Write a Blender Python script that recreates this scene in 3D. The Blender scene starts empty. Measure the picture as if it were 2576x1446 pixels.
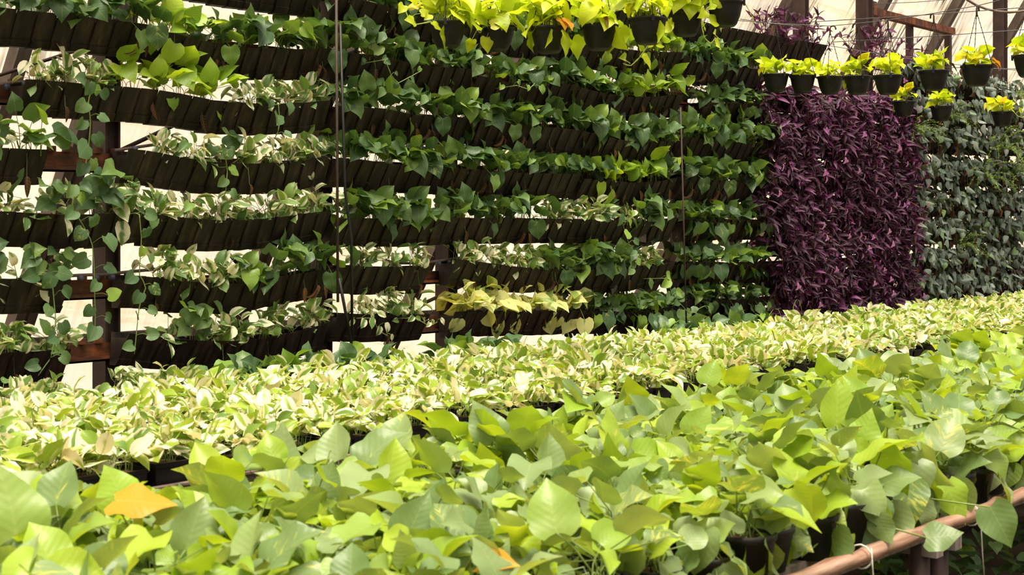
import bpy, math, random
import numpy as np
from mathutils import Vector, Matrix, Quaternion, Euler

# ------------------------------------------------------------------ camera, sky, sun, exposure
sc = bpy.context.scene
COL = sc.collection
R = random.Random(7)
FPX, CX, HY, CAMH = 3578.0, 1288.0, 550.0, 1.5
TH = math.atan2(3112.0, FPX)
SN, CS = math.sin(TH), math.cos(TH)

cam = bpy.data.cameras.new('camera')
cam.sensor_width = 36.0
cam.lens = 36.0 * FPX / 2576.0
cam.shift_y = -173.0 / 2576.0
cam.clip_end = 200
cam.dof.use_dof = True
cam.dof.focus_distance = 9.5
cam.dof.aperture_fstop = 6.3
camo = bpy.data.objects.new('camera', cam)
COL.objects.link(camo)
camo.location = (0, 0, CAMH)
camo.rotation_euler = (math.pi / 2, 0, math.atan2(SN, CS) - math.pi / 2)
sc.camera = camo

world = bpy.data.worlds.new('world')
sc.world = world
world.use_nodes = True
wn = world.node_tree
wn.nodes.clear()
wo = wn.nodes.new('ShaderNodeOutputWorld')
wb = wn.nodes.new('ShaderNodeBackground')
wt = wn.nodes.new('ShaderNodeTexCoord')
ws = wn.nodes.new('ShaderNodeSeparateXYZ')
wm = wn.nodes.new('ShaderNodeMapRange')          # overcast sky: zenith three times the horizon
wm.inputs['From Min'].default_value = 0.0
wm.inputs['From Max'].default_value = 1.0
wm.inputs['To Min'].default_value = 0.29
wm.inputs['To Max'].default_value = 0.87
wb.inputs['Color'].default_value = (1.0, 0.93, 0.84, 1)
wn.links.new(wt.outputs['Generated'], ws.inputs[0])
wn.links.new(ws.outputs['Z'], wm.inputs['Value'])
wn.links.new(wm.outputs[0], wb.inputs['Strength'])
wn.links.new(wb.outputs[0], wo.inputs[0])

sun = bpy.data.lights.new('sun', 'SUN')
sun.energy = 4.3
sun.angle = math.radians(38)
sun.color = (1.0, 0.91, 0.78)
suno = bpy.data.objects.new('sun', sun)
COL.objects.link(suno)
suno.rotation_euler = Vector((0.16, 0.20, -1.0)).to_track_quat('-Z', 'Y').to_euler()

vs = sc.view_settings
vs.view_transform = 'Standard'
vs.look = 'None'
vs.gamma = 1.0
vs.use_curve_mapping = False
vs.exposure = 0.8
cy = sc.cycles
cy.max_bounces = 5
cy.adaptive_threshold = 0.05
cy.adaptive_min_samples = 12
cy.diffuse_bounces = 2
cy.glossy_bounces = 2
cy.transmission_bounces = 4
cy.transparent_max_bounces = 4
cy.caustics_reflective = False
cy.caustics_refractive = False

# ------------------------------------------------------------------ frame helpers: X along the planter wall, Y towards it
def ray(x):
    a = (x - CX) / FPX
    return CS + SN * a, SN - CS * a

def px(x, y, q):
    """the point of the plane Y = q that the photograph shows at pixel x, y"""
    rx, ry = ray(x)
    Z = q / ry
    return Vector((rx * Z, q, CAMH - (y - HY) / FPX * Z))

def pz(x, y, Z):
    rx, ry = ray(x)
    return Vector((rx * Z, ry * Z, CAMH - (y - HY) / FPX * Z))

def proj(p):
    Z = p[0] * CS + p[1] * SN
    a = (p[0] * SN - p[1] * CS) / max(Z, .01)
    return CX + a * FPX, HY + (CAMH - p[2]) / max(Z, .01) * FPX, Z

# ------------------------------------------------------------------ node helpers and materials
def newmat(name):
    m = bpy.data.materials.new(name)
    m.use_nodes = True
    nt = m.node_tree
    nt.nodes.clear()
    return m, nt

def N(nt, t, **kw):
    n = nt.nodes.new(t)
    for k, v in kw.items():
        setattr(n, k, v)
    return n

def L(nt, a, b):
    nt.links.new(a, b)

def math_(nt, op, a, b=None, c=None, clamp=False):
    n = N(nt, 'ShaderNodeMath', operation=op)
    n.use_clamp = clamp
    for i, v in enumerate((a, b, c)):
        if v is None:
            continue
        if isinstance(v, (int, float)):
            n.inputs[i].default_value = v
        else:
            L(nt, v, n.inputs[i])
    return n.outputs[0]

def mixc(nt, f, a, b):
    n = N(nt, 'ShaderNodeMix', data_type='RGBA')
    for sock, v in ((n.inputs[0], f), (n.inputs[6], a), (n.inputs[7], b)):
        if isinstance(v, (int, float)):
            sock.default_value = v
        elif isinstance(v, tuple):
            sock.default_value = (*v[:3], 1)
        else:
            L(nt, v, sock)
    return n.outputs[2]

def ramp(nt, f, stops, interp='LINEAR'):
    n = N(nt, 'ShaderNodeValToRGB')
    n.color_ramp.interpolation = interp
    el = n.color_ramp.elements
    while len(el) < len(stops):
        el.new(0.5)
    for e, (p, c) in zip(el, stops):
        e.position = p
        e.color = (*c, 1)
    L(nt, f, n.inputs[0])
    return n.outputs[0]

def noise(nt, vec, scale, detail=3, rough=.55, dist=0.0):
    n = N(nt, 'ShaderNodeTexNoise')
    n.inputs['Scale'].default_value = scale
    n.inputs['Detail'].default_value = detail
    n.inputs['Roughness'].default_value = rough
    n.inputs['Distortion'].default_value = dist
    if vec is not None:
        L(nt, vec, n.inputs['Vector'])
    return n.outputs[0]

def solid_mat(name, stops, scale=8, rough=.6, spec=.4, metal=0.0, bump=.15, stretch=(1, 1, 1), detail=4, bscale=None):
    """noise-coloured surface in object space"""
    m, nt = newmat(name)
    tc = N(nt, 'ShaderNodeTexCoord')
    mp = N(nt, 'ShaderNodeMapping')
    mp.inputs['Scale'].default_value = stretch
    oi = N(nt, 'ShaderNodeObjectInfo')
    add = N(nt, 'ShaderNodeVectorMath', operation='ADD')
    L(nt, tc.outputs['Object'], mp.inputs['Vector'])
    L(nt, mp.outputs[0], add.inputs[0])
    L(nt, math_(nt, 'MULTIPLY', oi.outputs['Random'], 37.0), add.inputs[1])
    f = noise(nt, add.outputs[0], scale, detail)
    col = ramp(nt, f, stops)
    p = N(nt, 'ShaderNodeBsdfPrincipled')
    L(nt, col, p.inputs['Base Color'])
    p.inputs['Roughness'].default_value = rough
    p.inputs['Metallic'].default_value = metal
    p.inputs['Specular IOR Level'].default_value = spec
    if bump:
        f2 = noise(nt, add.outputs[0], bscale or scale * 4, 3)
        b = N(nt, 'ShaderNodeBump')
        b.inputs['Strength'].default_value = bump
        b.inputs['Distance'].default_value = .004
        L(nt, f2, b.inputs['Height'])
        L(nt, b.outputs[0], p.inputs['Normal'])
    o = N(nt, 'ShaderNodeOutputMaterial')
    L(nt, p.outputs[0], o.inputs[0])
    return m

def leaf_mat(name, stops, second=None, mode='streak', amount=.5, rough=.38, spec=.45, trans=.38, tint=(1.25, 1.1, .35), vein=.05, sscale=3.0):
    m, nt = newmat(name)
    uv = N(nt, 'ShaderNodeUVMap')
    at = N(nt, 'ShaderNodeAttribute')
    at.attribute_name = 'rnd'
    oi = N(nt, 'ShaderNodeObjectInfo')
    rnd = math_(nt, 'FRACT', math_(nt, 'ADD', at.outputs['Fac'], oi.outputs['Random']))
    rnd2 = math_(nt, 'FRACT', math_(nt, 'MULTIPLY', rnd, 17.3))
    sx = N(nt, 'ShaderNodeSeparateXYZ')
    L(nt, uv.outputs[0], sx.inputs[0])
    u = math_(nt, 'ABSOLUTE', math_(nt, 'MULTIPLY_ADD', sx.outputs[0], 2.0, -1.0))
    v = sx.outputs[1]
    col = ramp(nt, rnd, stops)
    cb = N(nt, 'ShaderNodeCombineXYZ')
    L(nt, sx.outputs[0], cb.inputs[0])
    L(nt, math_(nt, 'MULTIPLY', v, .45 if mode == 'margin' else 1.0), cb.inputs[1])
    L(nt, math_(nt, 'MULTIPLY', rnd2, 60.0), cb.inputs[2])
    if second is not None:
        if mode == 'streak':            # streaks along the side veins, strongest near the midrib
            cb2 = N(nt, 'ShaderNodeCombineXYZ')
            L(nt, math_(nt, 'MULTIPLY', math_(nt, 'SUBTRACT', v, math_(nt, 'MULTIPLY', u, .45)), 3.2), cb2.inputs[0])
            L(nt, math_(nt, 'MULTIPLY', sx.outputs[0], 1.0), cb2.inputs[1])
            L(nt, math_(nt, 'MULTIPLY', rnd2, 60.0), cb2.inputs[2])
            nz = noise(nt, cb2.outputs[0], sscale, 3, .6, .3)
            th = math_(nt, 'MULTIPLY_ADD', math_(nt, 'POWER', rnd2, 2.5), -.26 * amount * 2, .76)
            f = math_(nt, 'MULTIPLY', math_(nt, 'SUBTRACT', math_(nt, 'SUBTRACT', nz, math_(nt, 'MULTIPLY', u, .08)), th), 7.0, clamp=True)
        else:                           # pale margin and blotches round a green heart
            nz = noise(nt, cb.outputs[0], sscale, 2, .5, .4)
            g = math_(nt, 'ADD', math_(nt, 'MULTIPLY', u, .55), math_(nt, 'MULTIPLY', nz, .95))
            th = math_(nt, 'MULTIPLY_ADD', rnd2, .42, .74 - amount * .5)
            f = math_(nt, 'MULTIPLY', math_(nt, 'SUBTRACT', g, th), 9.0, clamp=True)
        col = mixc(nt, f, col, second)
    # midrib and side veins
    rib = math_(nt, 'SUBTRACT', 1.0, math_(nt, 'MULTIPLY', u, 18.0), clamp=True)
    w = math_(nt, 'SINE', math_(nt, 'MULTIPLY', math_(nt, 'SUBTRACT', v, math_(nt, 'MULTIPLY', u, .35)), 46.0))
    vf = math_(nt, 'MULTIPLY_ADD', math_(nt, 'POWER', math_(nt, 'MULTIPLY_ADD', w, .5, .5), 6.0), vein, math_(nt, 'MULTIPLY', rib, .35))
    col = mixc(nt, vf, col, mixc(nt, .5, col, (.55, .6, .2)))
    p = N(nt, 'ShaderNodeBsdfPrincipled')
    L(nt, col, p.inputs['Base Color'])
    p.inputs['Roughness'].default_value = rough
    p.inputs['Specular IOR Level'].default_value = spec
    b = N(nt, 'ShaderNodeBump')
    b.inputs['Strength'].default_value = .06
    b.inputs['Distance'].default_value = .003
    L(nt, w, b.inputs['Height'])
    L(nt, b.outputs[0], p.inputs['Normal'])
    t = N(nt, 'ShaderNodeBsdfTranslucent')
    mt = N(nt, 'ShaderNodeMix', data_type='RGBA', blend_type='MULTIPLY')
    mt.inputs[0].default_value = 1.0
    L(nt, col, mt.inputs[6])
    mt.inputs[7].default_value = (*tint, 1)
    L(nt, mt.outputs[2], t.inputs['Color'])
    mx = N(nt, 'ShaderNodeMixShader')
    mx.inputs[0].default_value = trans
    L(nt, p.outputs[0], mx.inputs[1])
    L(nt, t.outputs[0], mx.inputs[2])
    o = N(nt, 'ShaderNodeOutputMaterial')
    L(nt, mx.outputs[0], o.inputs[0])
    return m

def sheet_mat():
    m, nt = newmat('clouded_plastic_sheet')
    tc = N(nt, 'ShaderNodeTexCoord')
    mp = N(nt, 'ShaderNodeMapping')
    mp.inputs['Scale'].default_value = (.55, 2.6, 2.6)
    L(nt, tc.outputs['Object'], mp.inputs[0])
    bands = noise(nt, mp.outputs[0], 1.6, 6, .68, 1.2)
    col = ramp(nt, bands, [(.30, (.76, .61, .39)), (.46, (.86, .755, .60)), (.60, (.86, .77, .68)), (.8, (.74, .61, .39))])
    big = noise(nt, tc.outputs['Object'], .7, 3)
    algae = math_(nt, 'MULTIPLY', math_(nt, 'SUBTRACT', big, .56), 4.0, clamp=True)
    col = mixc(nt, math_(nt, 'MULTIPLY', algae, .6), col, (.62, .57, .27))
    mp2 = N(nt, 'ShaderNodeMapping')            # fine run marks down the slope
    mp2.inputs['Scale'].default_value = (26, 1.2, 1.2)
    L(nt, tc.outputs['Object'], mp2.inputs[0])
    runs = noise(nt, mp2.outputs[0], 1.0, 4, .6, .2)
    rf = math_(nt, 'MULTIPLY', math_(nt, 'SUBTRACT', runs, .47), 8.0, clamp=True)
    sz = N(nt, 'ShaderNodeSeparateXYZ')
    L(nt, tc.outputs['Object'], sz.inputs[0])
    patch = noise(nt, tc.outputs['Object'], .9, 3, .5, .5)
    pf = math_(nt, 'MULTIPLY', math_(nt, 'SUBTRACT', patch, .42), 7.0, clamp=True)
    hi = math_(nt, 'MULTIPLY', math_(nt, 'SUBTRACT', sz.outputs[2], 2.1), 1.6, clamp=True)   # dirt lies on the upper, flatter part
    rf = math_(nt, 'MULTIPLY', math_(nt, 'MULTIPLY', rf, pf), math_(nt, 'MULTIPLY_ADD', hi, .85, .12))
    col = mixc(nt, rf, col, (.10, .07, .04))
    d = N(nt, 'ShaderNodeBsdfDiffuse')
    L(nt, col, d.inputs[0])
    t = N(nt, 'ShaderNodeBsdfTranslucent')
    L(nt, col, t.inputs[0])
    mx = N(nt, 'ShaderNodeMixShader')
    mx.inputs[0].default_value = .86
    L(nt, d.outputs[0], mx.inputs[1])
    L(nt, t.outputs[0], mx.inputs[2])
    o = N(nt, 'ShaderNodeOutputMaterial')
    L(nt, mx.outputs[0], o.inputs[0])
    return m

M = {}
M['sheet'] = sheet_mat()
M['plastic'] = solid_mat('weathered_black_plastic', [(.32, (.009, .006, .0045)), (.52, (.021, .013, .009)), (.75, (.066, .041, .025))], 9, .62, .3, bump=.3, stretch=(3, 1, .6))
M['potblack'] = solid_mat('black_pot_plastic', [(.3, (.004, .0035, .0035)), (.7, (.011, .009, .008))], 20, .5, .4, bump=.1)
M['soil'] = solid_mat('potting_soil', [(.3, (.03, .018, .010)), (.6, (.09, .05, .026)), (.8, (.17, .09, .045))], 60, .95, .1, bump=.8)
M['rust'] = solid_mat('rusty_steel', [(.30, (.05, .024, .016)), (.52, (.13, .045, .022)), (.72, (.32, .10, .036))], 7, .8, .3, bump=.4, stretch=(1, 1, 2))
M['steel'] = solid_mat('dark_brown_painted_steel', [(.3, (.040, .024, .020)), (.6, (.075, .042, .034)), (.8, (.14, .075, .05))], 5, .65, .35, bump=.2)
M['wood'] = solid_mat('grey_weathered_timber', [(.3, (.13, .10, .085)), (.55, (.22, .18, .155)), (.8, (.34, .29, .25))], 3, .85, .2, bump=.4, stretch=(12, 2, 1))
M['bamboo'] = solid_mat('weathered_bamboo', [(.3, (.18, .085, .05)), (.55, (.36, .21, .14)), (.8, (.52, .36, .27))], 6, .6, .3, bump=.3, stretch=(.4, 8, 8))
M['wire'] = solid_mat('grey_steel_wire', [(.3, (.07, .07, .08)), (.7, (.14, .14, .15))], 20, .5, .4, bump=0)
M['hose'] = solid_mat('dusty_irrigation_pipe', [(.3, (.10, .065, .05)), (.7, (.24, .17, .14))], 12, .7, .3, bump=.1)
M['blue'] = solid_mat('blue_grey_dripper', [(.3, (.05, .055, .09)), (.7, (.11, .12, .18))], 30, .5, .4, bump=0)
M['ground'] = solid_mat('trodden_earth', [(.3, (.035, .024, .016)), (.55, (.08, .055, .036)), (.8, (.14, .10, .07))], 2.5, .95, .1, bump=.6, detail=8)
M['cream'] = solid_mat('limewashed_kerb', [(.3, (.62, .58, .42)), (.6, (.80, .76, .62)), (.8, (.70, .72, .48))], 2, .9, .2, bump=.2)
M['stem'] = leaf_mat('green_stem', [(0, (.10, .19, .03)), (1, (.20, .30, .05))], trans=.15, vein=0)
M['stem_lime'] = leaf_mat('lime_stem', [(0, (.36, .45, .04)), (1, (.45, .55, .07))], trans=.2, vein=0)
M['stem_brown'] = solid_mat('dry_brown_stem', [(.3, (.10, .045, .02)), (.7, (.26, .13, .06))], 30, .8, .2, bump=0)
M['stem_purple'] = solid_mat('purple_stem', [(.3, (.06, .016, .04)), (.7, (.16, .07, .06))], 30, .6, .3, bump=0)
M['golden'] = leaf_mat('golden_pothos_leaf', [(0, (.056, .122, .042)), (.5, (.098, .182, .060)), (.8, (.150, .250, .068)), (.94, (.22, .36, .05)), (1, (.32, .46, .06))], (.50, .52, .10), 'streak', .5, rough=.42, spec=.5, trans=.34, tint=(1.15, 1.1, .4))
M['litgolden'] = leaf_mat('lit_golden_pothos_leaf', [(0, (.16, .26, .075)), (.3, (.25, .35, .125)), (.55, (.33, .43, .17)), (.75, (.30, .46, .035)), (1, (.44, .57, .045))], (.60, .62, .13), 'streak', .55, rough=.36, spec=.55, trans=.42)  # golden pothos again, bench's fuller light put into a brighter, limer colour
M['lime'] = leaf_mat('lime_pothos_leaf', [(0, (.20, .36, .03)), (.5, (.33, .50, .04)), (1, (.46, .62, .05))], (.56, .62, .10), 'streak', .4)
M['neon'] = leaf_mat('neon_pothos_leaf', [(0, (.42, .56, .02)), (.5, (.58, .69, .025)), (.93, (.70, .76, .05)), (1, (.80, .55, .05))], None, tint=(1.15, 1.1, .5), trans=.45)
M['cream_leaf'] = leaf_mat('cream_variegated_leaf', [(0, (.10, .20, .05)), (.6, (.17, .30, .07)), (1, (.27, .42, .08))], (.78, .74, .50), 'margin', .62, rough=.42, trans=.35, tint=(1.15, 1.08, .6), sscale=2.4)
M['bedcream'] = leaf_mat('bench_variegated_leaf', [(0, (.13, .24, .035)), (.5, (.28, .42, .04)), (1, (.42, .54, .05))], (.88, .82, .60), 'margin', .68, rough=.42, trans=.38, tint=(1.15, 1.08, .6), sscale=2.4)
M['marble'] = leaf_mat('marbled_yellow_leaf', [(0, (.22, .34, .07)), (1, (.36, .46, .10))], (.74, .74, .28), 'margin', .85, sscale=4.5, trans=.35)
M['silver'] = leaf_mat('silver_satin_leaf', [(0, (.07, .10, .075)), (.4, (.13, .165, .135)), (.85, (.24, .28, .24)), (1, (.15, .24, .07))], (.06, .11, .07), 'margin', .25, rough=.6, spec=.3, trans=.15, vein=.05, sscale=6)
M['purple'] = leaf_mat('purple_heart_leaf', [(0, (.026, .007, .021)), (.5, (.060, .015, .048)), (.85, (.110, .028, .085)), (1, (.24, .07, .20))], None, rough=.55, spec=.3, trans=.25, tint=(1.6, .7, 1.2), vein=.02)
M['dry'] = leaf_mat('dry_brown_leaf', [(0, (.05, .022, .013)), (.7, (.11, .045, .024)), (1, (.26, .11, .045))], None, rough=.8, spec=.2, trans=.2, tint=(1.2, .8, .5), vein=.2)
M['yellow'] = leaf_mat('yellowing_leaf', [(0, (.58, .25, .012)), (1, (.66, .36, .02))], (.5, .45, .04), 'streak', .6, tint=(1.2, .9, .4))
M['shaded_inner'] = leaf_mat('dark_inner_leaf', [(0, (.016, .030, .012)), (.7, (.032, .058, .020)), (1, (.10, .06, .03))], None, trans=.2)  # shade deep between the plants, painted as near-black leaf colour
M['fern'] = leaf_mat('fine_fern_leaf', [(0, (.045, .11, .022)), (1, (.13, .24, .04))], None, vein=0, trans=.3)
M['flower'] = leaf_mat('pink_petal', [(0, (.72, .22, .58)), (1, (.85, .38, .72))], None, vein=0, tint=(1, 1, 1))
M['string'] = solid_mat('pale_string', [(.3, (.6, .56, .5)), (.7, (.75, .7, .63))], 30, .8, .2, bump=0)

# ------------------------------------------------------------------ mesh helpers
class MB:
    def __init__(s):
        s.v, s.f, s.uv, s.r, s.mi = [], [], [], [], []

    def add(s, vs_, fs, uv=None, r=0.0, mi=0):
        k = len(s.v)
        s.v.extend(vs_)
        s.uv.extend(uv if uv else [(.5, .5)] * len(vs_))
        s.r.extend([r] * len(vs_))
        s.f.extend([tuple(i + k for i in f) for f in fs])
        s.mi.extend([mi] * len(fs))

    def box(s, c, d, M3=None, mi=0):
        vs_ = [Vector((x * d[0] / 2, y * d[1] / 2, z * d[2] / 2)) for x in (-1, 1) for y in (-1, 1) for z in (-1, 1)]
        if M3 is not None:
            vs_ = [M3 @ p for p in vs_]
        vs_ = [tuple(p + Vector(c)) for p in vs_]
        s.add(vs_, [(0, 1, 3, 2), (4, 6, 7, 5), (0, 4, 5, 1), (2, 3, 7, 6), (0, 2, 6, 4), (1, 5, 7, 3)], mi=mi)

    def tube(s, pts, r, n=5, mi=0, rr=0.0, caps=True):
        pts = [Vector(p) for p in pts]
        k = len(pts)
        rad = r if isinstance(r, (list, tuple)) else [r] * k
        vs_, fs = [], []
        for i, p in enumerate(pts):
            d = (pts[min(i + 1, k - 1)] - pts[max(i - 1, 0)])
            d = d.normalized() if d.length > 1e-9 else Vector((0, 0, 1))
            a = d.cross(Vector((0, 0, 1)) if abs(d.z) < .9 else Vector((1, 0, 0))).normalized()
            b = d.cross(a)
            for j in range(n):
                t = 2 * math.pi * j / n
                vs_.append(tuple(p + (a * math.cos(t) + b * math.sin(t)) * rad[i]))
        for i in range(k - 1):
            for j in range(n):
                fs.append((i * n + j, i * n + (j + 1) % n, (i + 1) * n + (j + 1) % n, (i + 1) * n + j))
        if caps:
            fs.append(tuple(range(n))[::-1])
            fs.append(tuple((k - 1) * n + j for j in range(n)))
        s.add(vs_, fs, mi=mi, r=rr)

    def lathe(s, prof, n=16, mi=0, square=0.0):
        vs_, fs = [], []
        for (r, z) in prof:
            for j in range(n):
                t = 2 * math.pi * (j + .5) / n
                c, sn_ = math.cos(t), math.sin(t)
                k = 1.0
                if square:
                    k = (1 - square) + square / max(abs(c), abs(sn_))
                vs_.append((r * c * k, r * sn_ * k, z))
        for i in range(len(prof) - 1):
            for j in range(n):
                fs.append((i * n + j, i * n + (j + 1) % n, (i + 1) * n + (j + 1) % n, (i + 1) * n + j))
        s.add(vs_, fs, mi=mi)

    def mesh(s, name, mats, smooth=True):
        me = bpy.data.meshes.new(name)
        me.from_pydata([tuple(p) for p in s.v], [], s.f)
        for m in (mats if isinstance(mats, (list, tuple)) else [mats]):
            me.materials.append(m)
        li = np.empty(len(me.loops), dtype=np.int32)
        me.loops.foreach_get('vertex_index', li)
        ul = me.uv_layers.new(name='UVMap')
        ul.data.foreach_set('uv', np.array(s.uv, dtype=np.float32)[li].ravel())
        if any(s.r):
            a = me.attributes.new('rnd', 'FLOAT', 'POINT')
            a.data.foreach_set('value', np.array(s.r, dtype=np.float32))
        if any(s.mi):
            me.polygons.foreach_set('material_index', np.array(s.mi, dtype=np.int32))
        me.polygons.foreach_set('use_smooth', np.full(len(me.polygons), smooth))
        me.update()
        return me

def obj(name, me, parent=None, loc=(0, 0, 0), quat=None, scale=1.0):
    o = bpy.data.objects.new(name, me)
    COL.objects.link(o)
    if parent is not None:
        o.parent = parent
    o.location = loc
    if quat is not None:
        o.rotation_mode = 'QUATERNION'
        o.rotation_quaternion = quat
    if scale != 1.0:
        o.scale = (scale,) * 3 if isinstance(scale, (int, float)) else scale
    return o

def tag(o, label, cat, group=None, kind=None):
    o['label'] = label
    if cat:
        o['category'] = cat
    if group:
        o['group'] = group
    if kind:
        o['kind'] = kind
    return o

def thing(name, label, cat, loc, rotz=0.0, scale=1.0, group=None):
    e = bpy.data.objects.new(name, None)
    COL.objects.link(e)
    e.empty_display_size = .05
    e.location = loc
    e.rotation_euler = (0, 0, rotz)
    e.scale = (scale,) * 3
    return tag(e, label, cat, group)

ORD = 'first second third fourth fifth sixth seventh eighth ninth tenth eleventh twelfth thirteenth fourteenth fifteenth sixteenth seventeenth eighteenth nineteenth twentieth'.split()
TENS = {2: ('twent', 'twenty'), 3: ('thirt', 'thirty'), 4: ('fort', 'forty'), 5: ('fift', 'fifty'), 6: ('sixt', 'sixty'), 7: ('sevent', 'seventy'), 8: ('eight', 'eighty')}
def nth(i):
    if i < 20:
        return ORD[i]
    a, b_ = divmod(i + 1, 10)
    return TENS[a][0] + 'ieth' if b_ == 0 else TENS[a][1] + '-' + ORD[b_ - 1]
def rown(row, sec):
    ks = sorted(sec)
    return 'lowest' if row == ks[-1] else 'top' if row == ks[0] else ORD[row - ks[0]]

# ------------------------------------------------------------------ leaves
PROF = {
    'heart': [(.0, -.10, .22), (.09, .0, .37), (.27, .19, .44), (.48, .42, .41), (.67, .64, .27), (.84, .83, .11)],
    'ovate': [(.0, -.03, .12), (.10, .06, .24), (.28, .24, .32), (.50, .47, .31), (.70, .68, .24), (.86, .85, .10)],
    'round': [(.0, -.12, .26), (.09, .0, .42), (.28, .20, .50), (.50, .46, .48), (.72, .69, .36), (.90, .89, .15)],
    'lance': [(.0, .0, .06), (.10, .10, .11), (.28, .28, .145), (.50, .50, .13), (.72, .72, .09), (.90, .90, .04)],
}

def leaf_data(kind, fold, bend, wave, seed, curl=0.0, fine=False):
    rr = random.Random(seed)
    vs_, uv = [], []
    cols = (-1, -.55, 0, .55, 1)
    ph = rr.uniform(0, 6)
    side = rr.uniform(-.2, .2)
    def shape(x, y):
        z = fold * abs(x) - curl * x * x + wave * math.sin(ph + 9 * y) * (abs(x) / .4) ** 2
        x2 = x + side * y * y
        if abs(bend) > 1e-3:
            yy, zz = math.sin(bend * y) / bend, -(1 - math.cos(bend * y)) / bend
            yy, zz = yy + z * math.sin(bend * y), zz + z * math.cos(bend * y)
        else:
            yy, zz = y, z
        return (x2, yy, zz)
    A = np.array(PROF[kind] + [(1.0, 1.0, 0.0)])
    ss = np.arange(len(A))
    if fine:
        s2 = np.linspace(0, len(A) - 1, 11)[:-1]
        rows = []
        for v in s2:
            k = min(int(v), len(A) - 2)
            f = v - k
            p0, p1, p2, p3 = A[max(k - 1, 0)], A[k], A[k + 1], A[min(k + 2, len(A) - 1)]
            rows.append(tuple(.5 * (2 * p1 + (p2 - p0) * f + (2 * p0 - 5 * p1 + 4 * p2 - p3) * f * f + (3 * p1 - p0 - 3 * p2 + p3) * f ** 3)))
    else:
        rows = PROF[kind]
    for (cy_, ey, hw) in rows:
        for c in cols:
            k = abs(c)
            y = cy_ + (ey - cy_) * k ** 1.5
            vs_.append(shape(hw * c, y))
            uv.append((.5 + .5 * c * hw / .46, max(0, min(1, y))))
    vs_.append(shape(0, 1.0))
    uv.append((.5, 1.0))
    fs = []
    nr = len(rows)
    for i in range(nr - 1):
        for j in range(4):
            fs.append((i * 5 + j, i * 5 + j + 1, (i + 1) * 5 + j + 1, (i + 1) * 5 + j))
    for j in range(4):
        fs.append(((nr - 1) * 5 + j, (nr - 1) * 5 + j + 1, nr * 5))
    return vs_, fs, uv

LEAFGEO = {}
for kind in PROF:
    LEAFGEO[kind] = [leaf_data(kind, f, b, w, 11 + i, cu) for i, (f, b, w, cu) in enumerate(
        [(.30, .5, .03, 0), (.12, .9, .05, .1), (.45, .3, .02, 0), (.20, 1.3, .04, 0), (.05, .15, .05, .25), (.35, .75, .06, .1), (.6, .6, .03, 0)])]
LEAFGEO['fineheart'] = [leaf_data('heart', f, b, w, 11 + i, cu, True) for i, (f, b, w, cu) in enumerate(
    [(.30, .5, .06, 0), (.12, .9, .08, .1), (.45, .3, .04, 0), (.20, 1.3, .07, 0), (.05, .35, .08, .25), (.35, .75, .09, .1), (.6, .8, .05, 0)])]
LEAFGEO['tube'] = [leaf_data('ovate', -.5, b, .02, 50 + i, 1.2) for i, b in enumerate((.3, .7, 1.1, .5))]
LEAFGEO['crisp'] = [leaf_data(k_, f_, b, w_, 70 + i, -.4) for i, (k_, f_, b, w_) in enumerate((('lance', 1.0, .6, .3), ('lance', 1.6, 1.5, .5), ('lance', 2.2, .35, .25)))]

def leafset(name, kind, mat):
    out = []
    for i, (vs_, fs, uv) in enumerate(LEAFGEO[kind]):
        b = MB()
        b.add(vs_, fs, uv)
        out.append(b.mesh(name, M[mat]))
    return out

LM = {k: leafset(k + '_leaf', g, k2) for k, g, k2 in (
    ('golden', 'fineheart', 'golden'), ('litgolden', 'fineheart', 'litgolden'), ('lime', 'heart', 'lime'), ('neon', 'fineheart', 'neon'),
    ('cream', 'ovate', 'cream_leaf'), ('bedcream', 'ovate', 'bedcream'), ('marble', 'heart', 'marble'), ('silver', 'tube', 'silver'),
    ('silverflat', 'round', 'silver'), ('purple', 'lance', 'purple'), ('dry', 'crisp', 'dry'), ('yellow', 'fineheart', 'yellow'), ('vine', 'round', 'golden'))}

def orient(d, n):
    d = Vector(d).normalized()
    n = Vector(n)
    n = n - d * n.dot(d)
    if n.length < 1e-4:
        n = d.orthogonal()
    n.normalize()
    x = d.cross(n)
    return Matrix((x, d, n)).transposed()

def sph(az, el):
    return Vector((math.cos(el) * math.cos(az), math.cos(el) * math.sin(az), math.sin(el)))

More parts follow.
